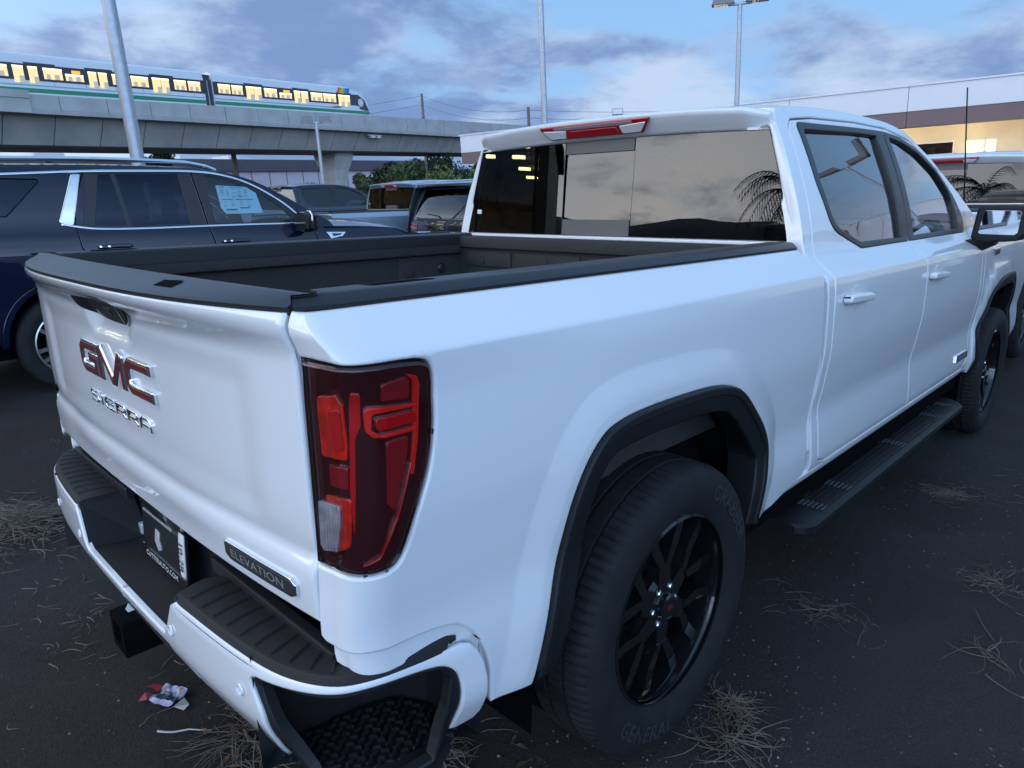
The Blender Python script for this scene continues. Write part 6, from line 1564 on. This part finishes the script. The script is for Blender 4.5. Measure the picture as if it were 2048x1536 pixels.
    for k in range(6): leaf(-.46+rr_.gauss(0, .12), -.60+rr_.gauss(0, .07), rr_.uniform(.012, .022), rr_.uniform(0, 6), 'curled brown dead leaf on the dirt under the bumper corner', g)
    def twig(x, y, L, a, r, label, mt_=None):
        rr3 = random.Random(int(x*1000)); p = Vector((x, y, .006)); pts = [p.copy()]
        for j in range(7): p = p+Vector((math.cos(a), math.sin(a), 0))*(L/7); a += rr3.gauss(0, .25); p.z = .005+.004*rr3.random(); pts.append(p.copy())
        o_ = MB().tube(pts, [r*(1-.08*i) for i in range(8)], 6).build('twig', mt_ or M['straw_grey'], None, smooth=True); tag(o_, label, 'twig')
    twig(-1.02, .10, .16, -1.0, .0035, 'pale peeling twig lying below the crushed wrapper', M['ink_grey'])
    twig(-1.05, .16, .05, .4, .002, 'short bent straw beside the pale twig')
    twig(-.86, -.34, .22, 2.0, .0032, 'long brown twig lying under the bumper step', M['twig'])
    twig(-1.11, 1.33, .06, -.6, .002, 'tiny pale straw on the dirt left of the bumper')
    twig(1.0, -1.62, .20, 1.1, .0018, 'single thin straw lying alone on the asphalt')
M['foil_print'] = mat('foil_print', (.16, .19, .30), .3, .3, var=.75, vscale=55)
M['wrap_red'] = mat('wrapper_red', (.30, .022, .045), .4)
M['wrap_grey'] = mat('wrapper_grey', (.22, .25, .25), .35, .3)
M['wrap_orange'] = mat('wrapper_orange', (.70, .26, .10), .5)
# ------------------------------------------------------------------ assembly
build_ground(); build_hills()
build_dealership(); build_warehouse(); build_viaduct(); build_train(); build_showroom()
lamp_pole(71.35, 13., 9.2, .105, (-1, 1), 'thick silver lamp pole rising behind the navy SUV', taper=.86)
lamp_pole(41.62, 20., 9.5, .085, (-1, 1), 'slim grey lamp pole standing behind the white cab roof')
lamp_pole(27.38, 24., 6.72, .082, (-1, 1), 'grey lamp pole with twin flat heads in front of the dealership')
lamp_pole(58.93, 39., 5.55, .10, (-1, 1), 'small pale lamp pole with twin box heads in front of the viaduct pier', hs=.60, hh=.32)
lamp_pole(-7.8, 19.4, 5.6, .085, (-1, 1), 'lamp pole with twin heads reflected in the cab side window')
def wood_pole(az, d, h, label, r=.16, arm=True):
    root = far_root('utility_pole', az, d, -1.2, rad(az)); MB().tube([(0, 0, 0), (0, 0, h)], [r, r*.7], 8).build('pole', M['wood_pole'], root, smooth=True)
    if arm: MB().box((-.06, -.9, h-.7), (.06, .9, h-.55)).build('cross_arm', M['wood_pole'], root)
    tag(root, label, 'utility pole'); return root
wood_pole(50.92, 90., 14.35, 'thin utility pole standing beyond the viaduct right of the train', .22, False)
wood_pole(42.85, 80., 11.2, 'short utility pole top just above the white cab', .22, False)
wood_pole(76.68, 66., 6.9, 'mottled pole under the viaduct at the far left', .36, False)
wood_pole(65.05, 70., 7.6, 'dark wooden pole under the viaduct right of the thick lamp pole', .30, False)
wood_pole(51.0, 70., 6.2, 'pale pole among the trees left of the dark hatchback SUV', .16, False)
wr = MB()
for z0, z1 in ((12.9, 9.7), (11.9, 8.9), (10.4, 7.7)):
    for a0, d0, a1, d1 in ((72, 120, 50.92, 90), (50.92, 90, 42.85, 80), (42.85, 80, 20, 90)):
        za, zb_ = (z0 if a0 > 45 else z1), (z0 if a1 > 45 else z1); pts = []
        for k in range(9):
            q = k/8; A = Vector((d0*math.cos(rad(a0)), d0*math.sin(rad(a0)), za)).lerp(Vector((d1*math.cos(rad(a1)), d1*math.sin(rad(a1)), zb_)), q); A.z -= 1.6*q*(1-q)*2; pts.append(A)
        wr.tube(pts, .022, 3)
wo = wr.build('power_lines', M['wood_pole']); wo.matrix_world = GMAT; tag(wo, 'thin power lines sagging across the sky beyond the viaduct', 'cable', kind='stuff')
TG = 'trees beyond the parked vehicles'
tree(52.6, 62., 5.9, 5.2, M['leaf_mid'], 1, 'round dark green tree left of the pale pole beyond the pickups', group=TG, trunk=.22)
tree(48.6, 58., 5.0, 6.2, M['leaf_lite'], 2, 'wide bright green tree beside the white cab', group=TG, trunk=.2)
tree(55.9, 66., 5.0, 3.4, M['leaf_mid'], 3, 'small dark tree at the right foot of the viaduct pier', group=TG, trunk=.2)
tree(60.3, 66., 4.2, 4.6, M['leaf_lite'], 4, 'low bright shrub left of the viaduct pier', group=TG, trunk=.15)
tree(62.3, 66., 4.0, 2.2, M['bark'], 5, 'small bare grey tree in front of the warehouse wall', group=TG, n=600, ls=.13)
tree(64.2, 60., 4.1, 4.4, M['leaf_mid'], 6, 'dark shrub just above the navy SUV bonnet', group=TG, trunk=.15)
tree(70.0, 74., 9.2, 5.6, M['leaf_dark'], 7, 'dark tree top behind the thick lamp pole', group=TG)
tree(50.2, 84., 7.6, 9.5, M['leaf_dark'], 8, 'broad dark tree behind the pale pole', group=TG, n=5000)
tree(46.6, 90., 6.9, 8.0, M['leaf_dark'], 9, 'dark distant tree close beside the white cab pillar', group=TG, n=4200)
tree(54.0, 88., 7.0, 6.0, M['leaf_dark'], 10, 'dark tree behind the round green tree', group=TG)
# vehicles
truck = build_pickup(); build_cab(truck)
tag(truck, 'white crew cab pickup truck with its open bed nearest the camera', 'pickup truck')
suv = build_suv(); suv.location = (-.23, 5.78, 0); tag(suv, 'navy SUV with chrome trim parked beside the white pickup', 'SUV')
VG = 'vehicles parked in the lot'
M['silver'] = mat('silver_blue_paint', (.30, .36, .44), .3, .35, coat=1., coatr=.02)
M['charcoal'] = mat('charcoal_paint', (.030, .038, .055), .35, 0., spec=.1, coat=1., coatr=.02)
M['pearl'] = mat('pearl_white_paint', (.72, .73, .76), .35, coat=1., coatr=.02)
SK = ('emblem_letter', 'model_letter', 'trim_badge', 'licence_plate', 'tyre_lettering', 'parking_sensor', 'grip_rib')
def park(src, x, y, mp, label, cat, name, scale=1., dz=0., skip=SK):
    c = copy_tree(src, None, mp, skip); c.name = name; c.location = (x, y, ground_z(x+1.9, y)+dz); c.scale = (scale,)*3; c.rotation_euler = (0, -.016, 0)
    tag(c, label, cat, VG); return c
park(truck, 6.15, .20, {'white_paint': M['pearl']}, 'pearl white pickup truck parked ahead of the white pickup beyond its mirror', 'pickup truck', 'pickup_truck', 1.0, .02)
park(truck, 5.75, 9.3, {'white_paint': M['silver']}, 'silver blue pickup truck with lamps reflected in its rear window', 'pickup truck', 'pickup_truck', 1.0, .0)
park(truck, 6.55, 15.2, {'white_paint': M['charcoal']}, 'charcoal pickup truck seen side on above the navy bonnet', 'pickup truck', 'pickup_truck', 1.0, .08)
park(suv, 7.15, 6.9, {'navy_paint': M['charcoal']}, 'dark grey SUV seen from behind beside the white cab', 'SUV', 'parked_suv', .97, .0, ('price_sticker', 'sticker_print', 'window_card'))
park(suv, .6, -6.2, {'navy_paint': M['charcoal']}, 'dark grey SUV standing off to the right, mirrored in the bed side', 'SUV', 'parked_suv', 1.0, .0, ('price_sticker', 'sticker_print', 'window_card', 'sticker_lettering'))
park(truck, 5.9, -6.6, {'white_paint': M['silver']}, 'silver pickup truck off to the right, mirrored in the front door', 'pickup truck', 'pickup_truck', 1.0, .0)
MB().tube([(3.485, -.78, 1.26), (3.40, -.78, 1.48), (3.124, -.78, 2.071)], [.006, .0045, .0035], 6).lathe([(0, 1.285), (.018, 1.283), (.024, 1.25)], 10, 'z', (3.485, -.78, 0)).build('antenna', M['black_plastic'], truck, smooth=True)
build_palm(-13.7, 3.75, 2.8, 'low palm tree with drooping fronds reflected in the rear window', 3)
build_clutter()
